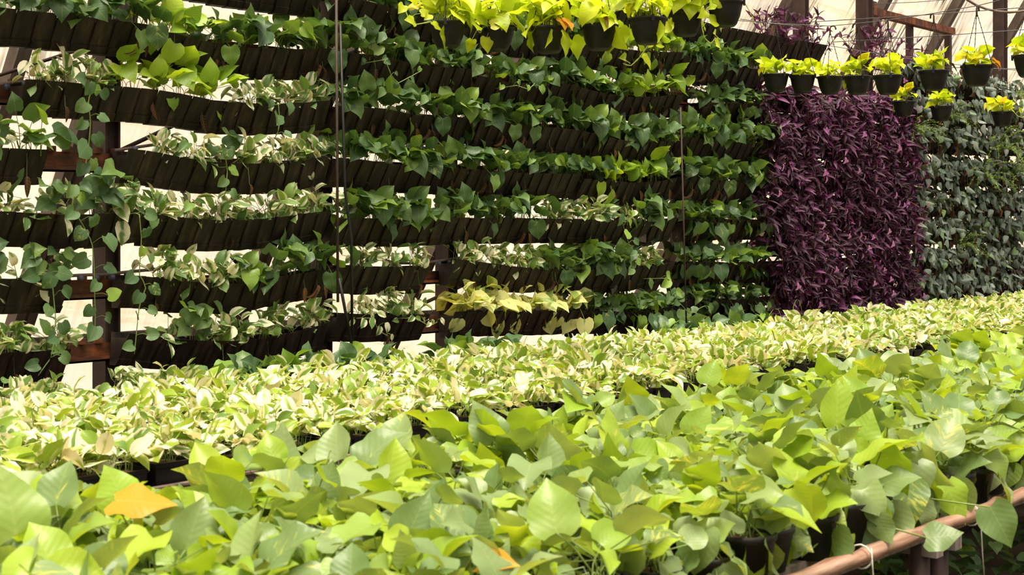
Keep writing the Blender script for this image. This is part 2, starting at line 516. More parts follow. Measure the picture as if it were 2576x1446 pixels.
def make_proto(species, seed, n, size, pet, tilt, az=None, elev=(-50, 50), n0=(0, 0, 1), stem='stem', stem_r=.0018, base_r=.02, dry=0, droop=0.0, nj=.35):
    """leaf transforms and one petiole mesh for a plant rooted at the origin. az: (centre, spread) or None for all round"""
    r = random.Random(seed)
    st = MB()
    leaves = []
    for i in range(n):
        a = (2 * math.pi * (i * .382 + r.uniform(-.06, .06))) if az is None else az[0] + az[1] * (2 * ((i * .618) % 1.0) - 1 + r.uniform(-.1, .1))
        h = r.uniform(*pet)
        ti = math.radians(r.uniform(*tilt))
        b0 = Vector((r.uniform(-base_r, base_r), r.uniform(-base_r, base_r) * .6, -.01))
        low = r.random() < droop
        if low:
            ti = math.radians(r.uniform(85, 125))
            h *= .8
        mid = b0 + sph(a, math.pi / 2 - ti * .35) * h * .55
        p = b0 + sph(a, math.pi / 2 - ti * .6) * h * .5 + sph(a, math.pi / 2 - ti * 1.2) * h * .5
        el = math.radians(r.uniform(*elev)) if not low else math.radians(r.uniform(-85, -40))
        aa = a + r.uniform(-.6, .6)
        d = sph(aa, el)
        nn = Vector(n0) + Vector((r.uniform(-nj, nj), r.uniform(-nj, nj), r.uniform(-nj, nj)))
        q = orient(d, nn).to_quaternion()
        sz = r.uniform(*size)
        st.tube([b0, mid, p], [stem_r * 1.3, stem_r, stem_r * .9], 3, rr=r.random(), caps=False)
        leaves.append((r.randrange(len(LM[species])), p, q, sz, species))
    for i in range(dry):
        a = az[0] + r.uniform(-.5, .5) if az else r.uniform(0, 6.28)
        p = Vector((r.uniform(-.05, .05), -.045, -.03 - r.random() * .07)) if az else sph(a, 0) * .1
        d = Vector((r.uniform(-.25, .25), -.15, -1))
        st.tube([(p.x * .8, -.005, .0), (p.x * .9, -.035, 0), p], .0012, 3, caps=False)
        leaves.append((r.randrange(3), p, orient(d, (r.uniform(-.6, .6), -1, 0)).to_quaternion(), r.uniform(.05, .10), 'dry'))
    return leaves, st.mesh(species + '_stems', M[stem])

def place(proto, name, label, cat, loc, rotz=0.0, scale=1.0, group=None, extra=None):
    """one plant: an Empty, its petioles and every leaf an object of its own"""
    e = thing(name, label, cat, loc, rotz, scale, group)
    leaves, st = proto[:2]
    if len(proto) > 2:
        obj('inner_foliage', proto[2], e)['kind'] = 'stuff'
    for part, me in (extra or ()):
        obj(part, me, e)
    obj('stems', st, e)
    for (k, p, q, sz, sp) in leaves:
        obj('dry_leaf' if sp == 'dry' else 'leaf', LM[sp][k], e, p, q, sz)
    return e

def merge(proto, mb, loc, rotz, scale, mi=0, smi=1, rseed=0, stems=False):
    leaves, st = proto
    r = random.Random(rseed)
    Mx = Matrix.Translation(loc) @ Matrix.Rotation(rotz, 4, 'Z') @ Matrix.Scale(scale, 4)
    for (k, p, q, sz, sp) in leaves:
        g = LEAFGEO['ovate' if sp in ('cream', 'bedcream') else 'lance' if sp == 'purple' else 'heart'][k]
        X = Mx @ Matrix.Translation(p) @ q.to_matrix().to_4x4() @ Matrix.Scale(sz, 4)
        mb.add([tuple(X @ Vector(v)) for v in g[0]], g[1], g[2], r.uniform(.01, .99), mi)

# ------------------------------------------------------------------ setting: ground, plastic sheet, kerb
def struct(name, me, label, cat):
    return tag(obj(name, me), label, cat, None, 'structure')

b = MB()
b.add([(-40, -40, 0), (60, -40, 0), (60, 50, 0), (-40, 50, 0)], [(0, 1, 2, 3)])
struct('floor', b.mesh('floor', M['ground'], False), 'bare trodden brown earth floor under the benches', 'ground')

SQ = lambda z: 8.2 - .61 * (z - 1.5)            # the sloping sheet behind the planter wall
b = MB()
nx_, nz_ = 120, 16
for i in range(nx_ + 1):
    for j in range(nz_ + 1):
        t = 1.0 + 29.0 * i / nx_
        z = .04 + 4.5 * j / nz_
        sag = .035 * math.sin(t * 2.1) * math.sin(j * .9 + t * .4) + .02 * math.sin(t * 6.3 + j)
        b.v.append((t, SQ(z) + sag * .7, z + sag * .3))
        b.uv.append((i / nx_, j / nz_))
        b.r.append(0)
for i in range(nx_):
    for j in range(nz_):
        k = i * (nz_ + 1) + j
        b.f.append((k, k + nz_ + 1, k + nz_ + 2, k + 1))
        b.mi.append(0)
struct('wall_back', b.mesh('wall_back', M['sheet']), 'cream translucent plastic greenhouse sheeting with dirt run marks behind the planters', 'plastic sheet')
b = MB()
b.box((15.5, SQ(.0) - .03, .05), (29, .12, .10))
struct('trim_1', b.mesh('trim_1', M['cream'], False), 'pale limewashed kerb at the foot of the sheeting', 'kerb')
b = MB()
b.box((15.5, SQ(.67) - .06, .67), (29, .05, .07))
struct('trim_2', b.mesh('trim_2', M['wood'], False), 'brown timber batten low across the sheeting', 'batten')

# rafters that carry the sheet: each at its own place along the wall
def sheet_t(x, y, off=.07):
    rx, ry = ray(x)
    v = (y - HY) / FPX
    Z = (8.2 - off) / (ry - .61 * v)
    return rx * Z
raf = [(-40, 420), (100, 625), (225, 320), (650, 645), (880, 92), (1050, 715), (1590, 815), (1972, 26), (2208, 36), (2374, 68), (2552, 65)]
names = ['at the frame edge', 'low down beside the rusty post', 'crossing behind the rusty post', 'behind the trough rows of the left section', 'behind the gap between left and middle sections',
         'behind the middle section post', 'behind the dark green lower troughs', 'behind the upper purple tuft', 'beside the tall brown post above the purple plants', 'behind the rusty stepped frame', 'behind the far brown post']
sdir = Vector((0, -.61, 1)).normalized()
for (x, y), nm in zip(raf, names):
    t = sheet_t(x, y)
    b = MB()
    L0 = 4.75
    Mr = Matrix((Vector((1, 0, 0)), Vector((0, sdir.z, -sdir.y)), sdir)).transposed()
    b.box((0, 0, L0 / 2), (.085, .10, L0), None)
    me = b.mesh('wooden_rafter', M['wood'], False)
    o = obj('wooden_rafter', me, None, (t, SQ(.4) - .075, .4), Mr.to_quaternion())
    tag(o, 'grey slanting timber rafter ' + nm, 'rafter', 'slanting timber rafters')

# ------------------------------------------------------------------ posts, beams, braces of the planter frame
QP = 6.47
def post(x, w, z0, z1, label, q=QP, depth=.07, mat='steel'):
    t = px(x, 500, q).x
    b = MB()
    b.box((0, 0, (z0 + z1) / 2), (w, depth, z1 - z0))
    e = thing('steel_post', label, 'post', (t, q, 0), group='brown steel posts')
    obj('web', b.mesh('web', M[mat], False), e)
    f = MB()
    f.box((0, 0, 0), (.012, depth + .05, z1 - z0))
    fm = f.mesh('flange', M[mat], False)
    for s in (-1, 1):
        obj('flange', fm, e, (s * w / 2, -.01, (z0 + z1) / 2))
    p = MB()
    p.box((0, 0, .01), (w + .08, depth + .08, .02))
    obj('base_plate', p.mesh('base_plate', M['rust'], False), e, (0, 0, z0))
    return e
post(265, .078, 0, 3.8, 'wide rusty brown post between the left trough pairs')
post(800, .095, 0, 3.8, 'dark brown post where left and middle sections meet')
post(1120, .075, 0, 3.8, 'brown post showing between the lower middle troughs')
post(1705, .06, 0, 3.8, 'brown post hidden behind the end of the middle section')
post(2012, .07, 0, 4.05, 'brown post rising out of the first purple tuft')
post(2172, .115, 0, 4.05, 'broad brown post above the hanging baskets row')
post(2514, .12, 0, 4.05, 'far brown post behind the highest hanging baskets')
# stepped rusty frame: sloping beam on two short posts
e = thing('rusty_frame', 'rusty sloping angle beam carried on two short posts', 'frame', px(2290, 400, 6.5))
base = Vector(e.location)
def seg(name, p0, p1, w, d, mat, parent):
    p0, p1 = Vector(p0), Vector(p1)
    ln = (p1 - p0).length
    b = MB()
    b.box((0, 0, 0), (w, d, ln))
    q = (p1 - p0).to_track_quat('Z', 'Y')
    return obj(name, b.mesh(name, M[mat], False), parent, (p0 + p1) / 2 - (Vector(parent.location) if parent else Vector()), q)
seg('sloping_beam', px(2188, 28, 6.45), px(2394, 80, 6.45), .085, .07, 'rust', e)
seg('short_post', px(2288, 400, 6.5), px(2288, 58, 6.5), .06, .06, 'steel', e)
seg('short_post', px(2385, 400, 6.5), px(2385, 84, 6.5), .06, .06, 'steel', e)
b = MB()
for k in range(1):
    b.box((0, 0, 0), (.07, .05, .06))
gp = obj('gusset_plate', b.mesh('gusset_plate', M['rust'], False), e, px(2196, 12, 6.47) - base)

ROWN = ['top', 'second', 'third', 'fourth', 'fifth', 'sixth', 'lowest', 'eighth', 'ninth']
def beam(x0, x1, ytop, ybot, xref, label, tabs=()):
    a, c = px(x0, ytop, 6.40), px(x1, ytop, 6.40)
    zt, zb = px(xref, ytop, 6.40).z, px(xref, ybot, 6.40).z
    ln = c.x - a.x
    e = thing('support_beam', label, 'beam', (a.x, 6.40, zt), group='rusty angle beams under the troughs')
    b = MB()
    b.box((ln / 2, .005, (zb - zt) / 2), (ln, .012, zt - zb))
    obj('web', b.mesh('web', M['rust'], False), e)
    b = MB()
    b.box((ln / 2, -.02, zb - zt + .004), (ln, .05, .01))
    b.box((ln / 2, -.042, zb - zt + .012), (ln, .006, .026))
    obj('lower_flange', b.mesh('lower_flange', M['rust'], False), e)
    tm = None
    for tx in tabs:
        if tm is None:
            t_ = MB()
            t_.box((0, 0, .013), (.035, .03, .028))
            tm = t_.mesh('bracket_tab', M['rust'], False)
        obj('bracket_tab', tm, e, (px(tx, ytop, 6.40).x - a.x, -.005, 0))
S1L = 'of the left wall section'
for i, (yt, yb, xr, tabs) in enumerate([(60, 110, 200, ()), (212, 266, 20, (30,)), (384, 434, 220, (128, 168, 205, 246, 283, 300)), (548, 596, 220, ()), (702, 750, 250, (206, 250)), (862, 906, 250, (165, 206, 246, 296))]):
    beam(-420, 835, yt, yb, xr, f'rusty steel angle beam behind the {ROWN[i + 1]} trough row {S1L}', tabs)
for i, (yt, yb, xr) in enumerate([(150, 190, 1000), (282, 320, 1000), (412, 450, 1100), (560, 590, 1000), (681, 712, 1105), (802, 834, 1105)]):
    beam(850, 1720, yt, yb, xr, f'rusty steel angle beam behind the {ROWN[i + 1]} trough row of the middle wall section', (1086, 1128) if i == 5 else ())
for i, (yt, yb) in enumerate([(262, 287), (352, 380), (452, 478), (556, 582), (664, 690), (758, 780)]):
    beam(1722, 2330, yt, yb, 1760, f'rusty steel angle beam behind the {ROWN[i + 1]} trough row next to the purple curtain')

def rod(name, pts, r, mat, label, cat, group=None, n=6):
    p0 = Vector(pts[0])
    b = MB()
    b.tube([Vector(p) - p0 for p in pts], r, n)
    return tag(obj(name, b.mesh(name, M[mat]), None, p0), label, cat, group)
rod('brace_rod', [px(-20, 195, 6.52), px(195, 126, 6.52)], .010, 'steel', 'thin dark brace rod slanting above the second left trough', 'rod')
rod('brace_rod', [px(290, 384, 6.50), px(470, 300, 6.50)], .012, 'steel', 'dark brace rod rising from the rusty post to a trough', 'rod')
rod('brace_rod', [px(130, 655, 6.52), px(215, 610, 6.52)], .010, 'steel', 'short dark brace rod behind the fifth left trough', 'rod')
rod('brace_rod', [px(560, 620, 6.52), px(620, 690, 6.52)], .010, 'steel', 'short dark brace rod leaning behind the cream plants', 'rod')
rod('brace_rod', [px(1050, 770, 6.5), px(1170, 715, 6.5)], .012, 'hose', 'knobbly brown rod slanting behind the middle section post', 'rod')
rod('hanging_pole', [px(846, -30, 6.05), px(850, 760, 6.05)], .008, 'steel', 'thin brown pole hanging in front of the section joint', 'pole')
rod('hanging_pole', [px(856, 60, 6.02), px(868, 480, 6.02), px(884, 600, 6.02), px(886, 860, 6.02)], .008, 'potblack', 'thin black tube hanging beside the brown pole', 'pole')
rod('hanging_pole', [px(853, 700, 6.0), px(884, 862, 6.0)], .009, 'potblack', 'slanting black tube crossing behind the hanging pole', 'pole')
rod('hanging_pole', [px(1712, 270, 6.05), px(1727, 830, 6.05)], .007, 'steel', 'thin dark cable hanging at the end of the middle section', 'cable')

# ------------------------------------------------------------------ troughs of overlapping planter cells
QL, PITCH = 6.20, .105
def cell_mesh():
    prof = [(0, 0), (.073, -.130), (.066, -.134), (.090, -.168), (.140, -.168), (.160, 0), (.152, 0), (.146, -.028), (.028, -.028), (.010, 0)]
    out = []
    for var in range(3):
        r = random.Random(var)
        vs_ = []
        h = PITCH / 2 - .0012
        for s, dy in ((-1, -.004 + r.uniform(-.0015, .0015)), (1, .005)):
            for i, (y, z) in enumerate(prof):
                k = dy if i in (0, 1, 2, 3, 8, 9) else 0
                vs_.append((s * h + .0 * z, y + k, z + r.uniform(-.002, .002) + (0.002 if s > 0 else -.001)))
        n = len(prof)
        b = MB()
        fs, mi = [], []
        for i in range(n):
            j = (i + 1) % n
            fs.append((i, j, n + j, n + i))
            mi.append(1 if i == 7 else 0)
        fs.append((0, 9, 8, 7, 6, 5, 4, 3, 2, 1))
        mi.append(0)
        fs.append((n + 0, n + 1, n + 2, n + 3, n + 4, n + 5))
        mi.append(0)
        b.add(vs_, fs)
        b.mi = mi
        out.append(b.mesh('planter_cell', [M['plastic'], M['soil']], False))
    return out
CELLS = cell_mesh()

class Lip:
    """the lip line of a trough, from pixels of the photograph"""
    def __init__(s, pts):
        p = [px(x, y, QL) for x, y in pts]
        s.t = [v.x for v in p]
        s.z = [v.z for v in p]
        k = np.ones(5) / 5
        s.tt = np.linspace(s.t[0], s.t[-1], 60)
        zz = np.interp(s.tt, s.t, s.z)
        s.zz = np.convolve(np.pad(zz, 2, 'edge'), k, 'valid')
    def at(s, t):
        return float(np.interp(t, s.tt, s.zz))

def trough(pts, label, group):
    lip = Lip(pts)
    t0, t1 = lip.t[0], lip.t[-1]
    n = max(1, round((t1 - t0) / PITCH))
    pt = (t1 - t0) / n
    e = thing('planter_trough', label, 'planter', (t0, QL, lip.at(t0)), group=group)
    for i in range(n):
        t = t0 + (i + .5) * pt
        sl = math.atan2(lip.at(t + .06) - lip.at(t - .06), .12)
        q = Euler((R.uniform(-.03, .03), -sl, R.uniform(-.02, .02))).to_quaternion()
        obj('planter_cell', CELLS[i % 3], e, (t - t0, 0, lip.at(t) - lip.at(t0)), q, (pt / PITCH, 1, 1))
    return lip

S1 = {  # row: list of lip lines in the left section
    0: [[(430, -95), (620, -62), (760, -40), (820, -34)]],
    1: [[(-420, -32), (0, 19), (245, 45), (384, 63)], [(384, 70), (454, 88), (524, 105), (629, 120), (740, 124), (835, 122)]],
    2: [[(66, 199), (210, 210), (384, 224), (480, 240), (559, 257), (664, 262), (750, 260), (835, 252)]],
    3: [[(-420, 355), (0, 372), (125, 377)], [(325, 374), (384, 381), (454, 395), (524, 407), (629, 412), (734, 409), (835, 391)]],
    4: [[(-420, 529), (0, 531), (140, 540), (245, 540), (381, 529)], [(384, 538), (454, 547), (559, 555), (629, 554), (734, 543), (835, 529)]],
    5: [[(-420, 716), (0, 702), (182, 704)], [(326, 692), (384, 697), (454, 707), (540, 712), (622, 714), (699, 697), (835, 676)]],
    6: [[(-420, 921), (0, 889), (182, 879)], [(325, 837), (419, 851), (500, 857), (594, 858), (664, 851), (750, 834), (832, 812)]],
}
S2 = {
    -1: [[(1330, -25), (1500, 5), (1650, 30), (1852, 72), (1925, 86), (2000, 100), (2083, 115)]],
    0: [[(850, -15), (970, 14), (1017, 28), (1100, 45), (1200, 60), (1300, 76), (1426, 97)], [(1428, 97), (1467, 98), (1573, 124), (1626, 129), (1722, 132)]],
    1: [[(848, 134), (925, 136), (968, 143), (1030, 158), (1108, 169), (1201, 174)], [(1203, 189), (1276, 208), (1372, 210), (1446, 212), (1477, 225), (1547, 239), (1582, 245), (1652, 243), (1722, 237)]],
    2: [[(845, 266), (968, 273), (1045, 290), (1209, 297)], [(1211, 300), (1289, 311), (1464, 328), (1534, 346), (1586, 356), (1700, 355)]],
    3: [[(848, 396), (922, 402), (975, 412), (1149, 423), (1307, 435), (1464, 438)], [(1470, 449), (1530, 455), (1604, 460), (1660, 456), (1706, 447)]],
    4: [[(848, 550), (915, 550), (1062, 552), (1184, 547)], [(1186, 549), (1324, 550), (1516, 552), (1639, 559), (1705, 550)]],
    5: [[(850, 665), (922, 671), (1085, 672)], [(1149, 652), (1219, 660), (1324, 674), (1460, 678), (1604, 676), (1702, 658)]],
    6: [[(852, 788), (975, 793), (1085, 791)], [(1146, 784), (1324, 784), (1464, 780), (1604, 786), (1700, 770)]],
}
S3 = {
    0: [[(1724, 140), (1775, 154), (1818, 161), (1862, 170), (1925, 176)]],
    1: [[(1783, 258), (1850, 260), (1935, 262)]],
    2: [[(1722, 344), (1757, 348), (1810, 355), (1880, 360), (1935, 362)]],
    3: [[(1722, 442), (1775, 449), (1845, 457), (1930, 457)]],
    4: [[(1729, 552), (1820, 552), (1930, 553)]],
    5: [[(1735, 658), (1830, 661), (1935, 662)]],
    6: [[(1735, 752), (1830, 754), (1935, 752)]],
}
S4 = {  # silver section at the far end
    0: [[(2275, 180), (2340, 192), (2402, 206)], [(2420, 212), (2490, 220), (2560, 227)]],
    1: [[(2290, 268), (2400, 276), (2600, 288)]],
    2: [[(2290, 340), (2400, 347), (2600, 356)]],
    3: [[(2290, 422), (2400, 426), (2600, 432)]],
    4: [[(2290, 504), (2400, 505), (2600, 506)]],
    5: [[(2290, 574), (2400, 572), (2600, 570)]],
    6: [[(2290, 650), (2400, 646), (2600, 640)]],
    7: [[(2290, 718), (2400, 712), (2600, 704)]],
}
def lips(sec, where, group):
    out = {}
    for row in sorted(sec):
        out[row] = []
        k = len(sec[row])
        for i, pts in enumerate(sec[row]):
            half = '' if k == 1 else (', first half' if i == 0 else ', second half')
            out[row].append(trough(pts, f'dark overlapping-pocket trough, {rown(row, sec)} row {where}{half}', group))
    return out
G1 = lips(S1, 'of the left section', 'planter troughs on the wall')
G2 = lips(S2, 'of the middle section', 'planter troughs on the wall')
G3 = lips(S3, 'between middle section and purple curtain', 'planter troughs on the wall')
G4 = lips(S4, 'behind the silver leaved plants', 'planter troughs on the wall')

# ------------------------------------------------------------------ wall plants
PI = math.pi
FRONT = (-PI / 2, 2.1)
def wall_protos(species, n, size, pet, seed, k=6, droop=.12, dry=None, stem='stem', elev=(-45, 72), tilt=(6, 58)):
    out = []
    for i in range(k):
        d = dry[i % len(dry)] if dry else 0
        out.append(make_proto(species, seed + i, n + (i % 3) - 1, size, pet, tilt, FRONT, elev, (0, -.5, .85), stem, .0017, .05, d, droop, .65))
    return out
WP = {
    'golden': wall_protos('golden', 15, (.08, .145), (.06, .20), 100, 8, .05, (0, 1, 0, 0, 1, 2, 0, 0)),
    'lime': wall_protos('lime', 12, (.085, .145), (.07, .20), 130, 4, .06, (0, 1), 'stem_lime'),
    'cream': wall_protos('cream', 24, (.055, .095), (.04, .16), 160, 8, .03, (0, 0, 0, 1)),
    'marble': wall_protos('marble', 15, (.075, .13), (.06, .18), 190, 4, .12, (0, 1)),
    'green1': wall_protos('golden', 16, (.08, .135), (.05, .15), 220, 6, .32, (0, 1, 0)),
    'mixed': [],
}
# cream clumps with a green leaf or two among them
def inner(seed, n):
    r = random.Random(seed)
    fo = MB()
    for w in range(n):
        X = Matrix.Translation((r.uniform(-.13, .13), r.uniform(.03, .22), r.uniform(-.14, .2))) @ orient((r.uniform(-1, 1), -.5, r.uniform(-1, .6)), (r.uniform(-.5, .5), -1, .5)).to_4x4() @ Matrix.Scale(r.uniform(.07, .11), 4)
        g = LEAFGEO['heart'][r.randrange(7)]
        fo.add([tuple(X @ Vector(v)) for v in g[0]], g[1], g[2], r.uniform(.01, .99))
    return fo.mesh('inner_foliage', M['shaded_inner'])
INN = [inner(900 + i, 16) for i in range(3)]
for i in range(4):
    a = make_proto('cream', 250 + i, 11, (.055, .09), (.04, .14), (8, 60), FRONT, (-60, 60), (0, -.75, .65), 'stem', .0017, .05, 0, .05)
    r = random.Random(260 + i)
    ex = []
    for j in range(4):
        aa = -PI / 2 + r.uniform(-1.4, 1.4)
        p = Vector((r.uniform(-.05, .05), -.02 - r.random() * .06, r.uniform(.05, .17)))
        ex.append((r.randrange(7), p, orient(sph(aa, r.uniform(-.9, .9)), (r.uniform(-.3, .3), -.8, .6)).to_quaternion(), r.uniform(.08, .11), 'golden'))
    WP['mixed'].append((a[0] + ex, a[1]))

DESC = {'golden': ('golden_pothos', 'green heart-leaved pothos'), 'lime': ('lime_pothos', 'bright lime pothos'), 'cream': ('variegated_pothos', 'cream and green variegated pothos'),
        'marble': ('marbled_pothos', 'pale yellow marbled pothos'), 'green1': ('golden_pothos', 'dark trailing green pothos'), 'mixed': ('variegated_pothos', 'cream pothos with plain green leaves')}
def species_at(sec, row, x):
    if sec == 1:
        if row == 1: return 'golden' if x < 395 else 'lime' if x < 540 else 'golden'
        if row == 2: return 'cream' if x < 340 else 'lime' if x < 590 else 'cream'
        if row == 3: return ('cream' if x < 80 else 'golden') if x < 200 else 'cream' if x < 530 or x > 620 else 'mixed'
        if row == 4: return 'cream' if x < 70 else 'mixed' if x < 300 else 'cream'
        if row == 5: return 'mixed' if x < 200 else 'cream' if x < 620 else 'golden'
        if row == 6: return 'cream' if x < 400 else 'mixed' if x < 560 else 'cream'
    if sec == 2:
        if row == 0: return 'golden' if x < 1450 else 'lime'
        if row == 1: return 'lime' if x > 1590 else 'golden'
        if row == 3: return 'lime' if 1500 < x < 1680 else 'golden'
        if row == 4: return 'cream' if 1370 < x < 1600 else 'golden'
        if row == 5: return 'cream' if x < 1345 or x > 1595 else 'golden'
        if row == 6: return 'cream' if x < 1100 else 'marble' if x < 1465 else 'green1'
    if sec == 3 and row in (1, 4, 5, 6): return 'green1'
    return 'golden'

def skip(sec, row, x):
    if sec == 1 and row in (3, 5, 6) and 330 < x < 372: return True
    if sec == 1 and row == 2 and x < 75: return True
    if sec == 2 and row in (5, 6) and x < 885: return True
    if sec == 2 and row == 5 and x > 1660: return True
    return False

WHERE = {1: 'left section', 2: 'middle section', 3: 'section by the purple curtain'}
cnt = {}
for sec, G in ((1, G1), (2, G2), (3, G3)):
    for row in sorted(G):
        if (sec == 1 and row == 0) or (sec == 2 and row == -1):
            continue
        todo = []
        for lip in G[row]:
            step = .175 if sec != 3 else .185
            n = max(1, round((lip.t[-1] - lip.t[0]) / step))
            for i in range(n):
                t = lip.t[0] + (i + .5) * (lip.t[-1] - lip.t[0]) / n + R.uniform(-.03, .03)
                todo.append((t, lip.at(t)))
        i = 0
        for t, z in sorted(todo):
            x, y, Z = proj((t, QL, z))
            if x < -330 or skip(sec, row, x):
                continue
            sp = species_at(sec, row, x)
            pr = WP[sp][R.randrange(len(WP[sp]))]
            nm, ds = DESC[sp]
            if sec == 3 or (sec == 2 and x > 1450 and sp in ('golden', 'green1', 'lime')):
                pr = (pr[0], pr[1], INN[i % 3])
            sc_ = R.uniform(.95, 1.22)
            if sec == 1 and row == 4 and 120 < x < 280: sc_ = 1.45
            place(pr, nm, f'{ds}, {nth(i)} in {rown(row, (S1, S2, S3)[sec - 1])} row, {WHERE[sec]}', 'plant', (t, QL + .075 + R.uniform(-.03, .03), z - .02), R.uniform(-.5, .5), sc_, f'plants in the {WHERE[sec]} troughs')
            i += 1

# trailing vines
def vine(pts, q, n, label, mat='vine', size=(.05, .085), stem='stem', name='trailing_vine', seed=1, r_=.0028, leafrange=(0, 1)):
    r = random.Random(seed)
    P = [px(x, y, q + r.uniform(-.02, .02)) for k, (x, y) in enumerate(pts)]
    P.insert(0, Vector((P[0].x, QL + .05, P[0].z - .01)))
    p0 = P[0]
    e = thing(name, label, 'vine', p0, group='trailing vines')
    seglen = [0]
    for a, b_ in zip(P, P[1:]):
        seglen.append(seglen[-1] + (b_ - a).length)
    def at(s):
        s *= seglen[-1]
        return Vector([float(np.interp(s, seglen, [p[i] for p in P])) for i in range(3)])
    b = MB()
    b.tube([at(s) - p0 for s in np.linspace(0, 1, 24)], r_, 5)
    st = b
    for i in range(n):
        s = leafrange[0] + (leafrange[1] - leafrange[0]) * (i + .6) / n
        p = at(s)
        sd = 1 if i % 2 else -1
        off = Vector((sd * r.uniform(.012, .05), r.uniform(-.05, -.01), r.uniform(-.01, .035)))
        st.tube([p - p0, p + off * .6 + Vector((0, 0, .008)) - p0, p + off - p0], .0014, 3, caps=False)
        d = Vector((sd * r.uniform(.1, .9), r.uniform(-.5, 0), r.uniform(-1.1, .1)))
        obj('leaf', LM[mat][r.randrange(7)], e, p + off - p0, orient(d, (r.uniform(-.3, .3), -1, .3)).to_quaternion(), r.uniform(*size))
    obj('vine_stem', b.mesh('vine_stem', M[stem]), e)
vine([(238, 212), (222, 250), (228, 310), (222, 380), (210, 440)], 6.12, 11, 'vine of round leaves hanging from the third left trough over the rusty post', size=(.05, .10), seed=3)
vine([(190, 470), (180, 520), (205, 560), (232, 610), (237, 680), (238, 740), (240, 790), (238, 845)], 6.10, 15, 'long vine of round leaves hanging down along the rusty post', seed=4, size=(.055, .09))
vine([(350, 535), (356, 600), (352, 660), (350, 690), (368, 720), (350, 770), (345, 820), (338, 890)], 6.10, 13, 'vine hanging in the gap before the fifth left trough', seed=5)
vine([(130, 690), (136, 760), (140, 800), (136, 860), (128, 900), (96, 945)], 6.08, 9, 'vine trailing to the bed from the frame-edge troughs', seed=6)
vine([(565, 380), (572, 430), (568, 480), (562, 500)], 6.10, 6, 'short vine hanging from the fourth left trough', seed=8)
vine([(700, 262), (704, 300), (700, 330), (690, 350)], 6.12, 4, 'thin vine hanging under the third left trough', seed=9)
vine([(968, 150), (985, 190), (1000, 210), (1060, 178)], 6.05, 7, 'wiry green vine looping before the second middle trough', seed=10, size=(.03, .05))
vine([(1300, 215), (1330, 225), (1345, 210)], 6.05, 4, 'looping vine below the middle baskets', seed=11, size=(.04, .06))
vine([(1560, 540), (1575, 590), (1590, 640), (1585, 690)], 6.08, 9, 'vine of dark leaves between the lower middle troughs', seed=12)
vine([(1680, 700), (1690, 740), (1735, 790), (1770, 770)], 6.02, 8, 'vine hanging at the foot of the cable', seed=13)
vine([(940, 800), (950, 830), (975, 845)], 6.08, 8, 'cream vine hanging from the lowest middle trough', mat='cream', seed=14, size=(.05, .075))
vine([(1045, 800), (1080, 820), (1100, 810)], 6.05, 6, 'cream vine trailing off the end of the lowest middle trough', mat='cream', seed=15, size=(.045, .07))

# ------------------------------------------------------------------ irrigation pipe in the gaps
def drip(pts, q, drips, label):
    P = [px(x, y, q) for x, y in pts]
    e = thing('irrigation_pipe', label, 'pipe', P[0], group='irrigation pipes')
    b = MB()
    b.tube([p - P[0] for p in P], .009, 6)
    obj('pipe', b.mesh('pipe', M['hose']), e)
    d = MB()
    d.tube([(0, 0, -.014), (0, 0, .006), (0, 0, .012)], [.011, .012, .006], 8)
    d.tube([(-.012, 0, 0), (.012, 0, 0)], .014, 8)
    dm = d.mesh('dripper', M['blue'])
    for x, y in drips:
        obj('dripper', dm, e, px(x, y, q) - P[0] + Vector((0, -.008, -.012)))
drip([(-30, 215), (30, 207), (100, 203)], 6.33, [(14, 212), (58, 206)], 'grey drip pipe with blue drippers at the second left trough')
drip([(160, 695), (200, 692), (260, 690), (320, 684), (400, 676)], 6.33, [(200, 693), (240, 692), (279, 690), (318, 685)], 'drip pipe bridging the gap in the sixth left row')
drip([(885, 640), (905, 640), (1000, 662), (1060, 662), (1110, 655), (1190, 643)], 6.33, [(905, 640), (1101, 657), (1128, 654), (1152, 649)], 'drip pipe bridging the gap in the sixth middle row')
drip([(290, 378), (400, 362)], 6.33, [(336, 368)], 'short drip pipe beside the fourth left trough')

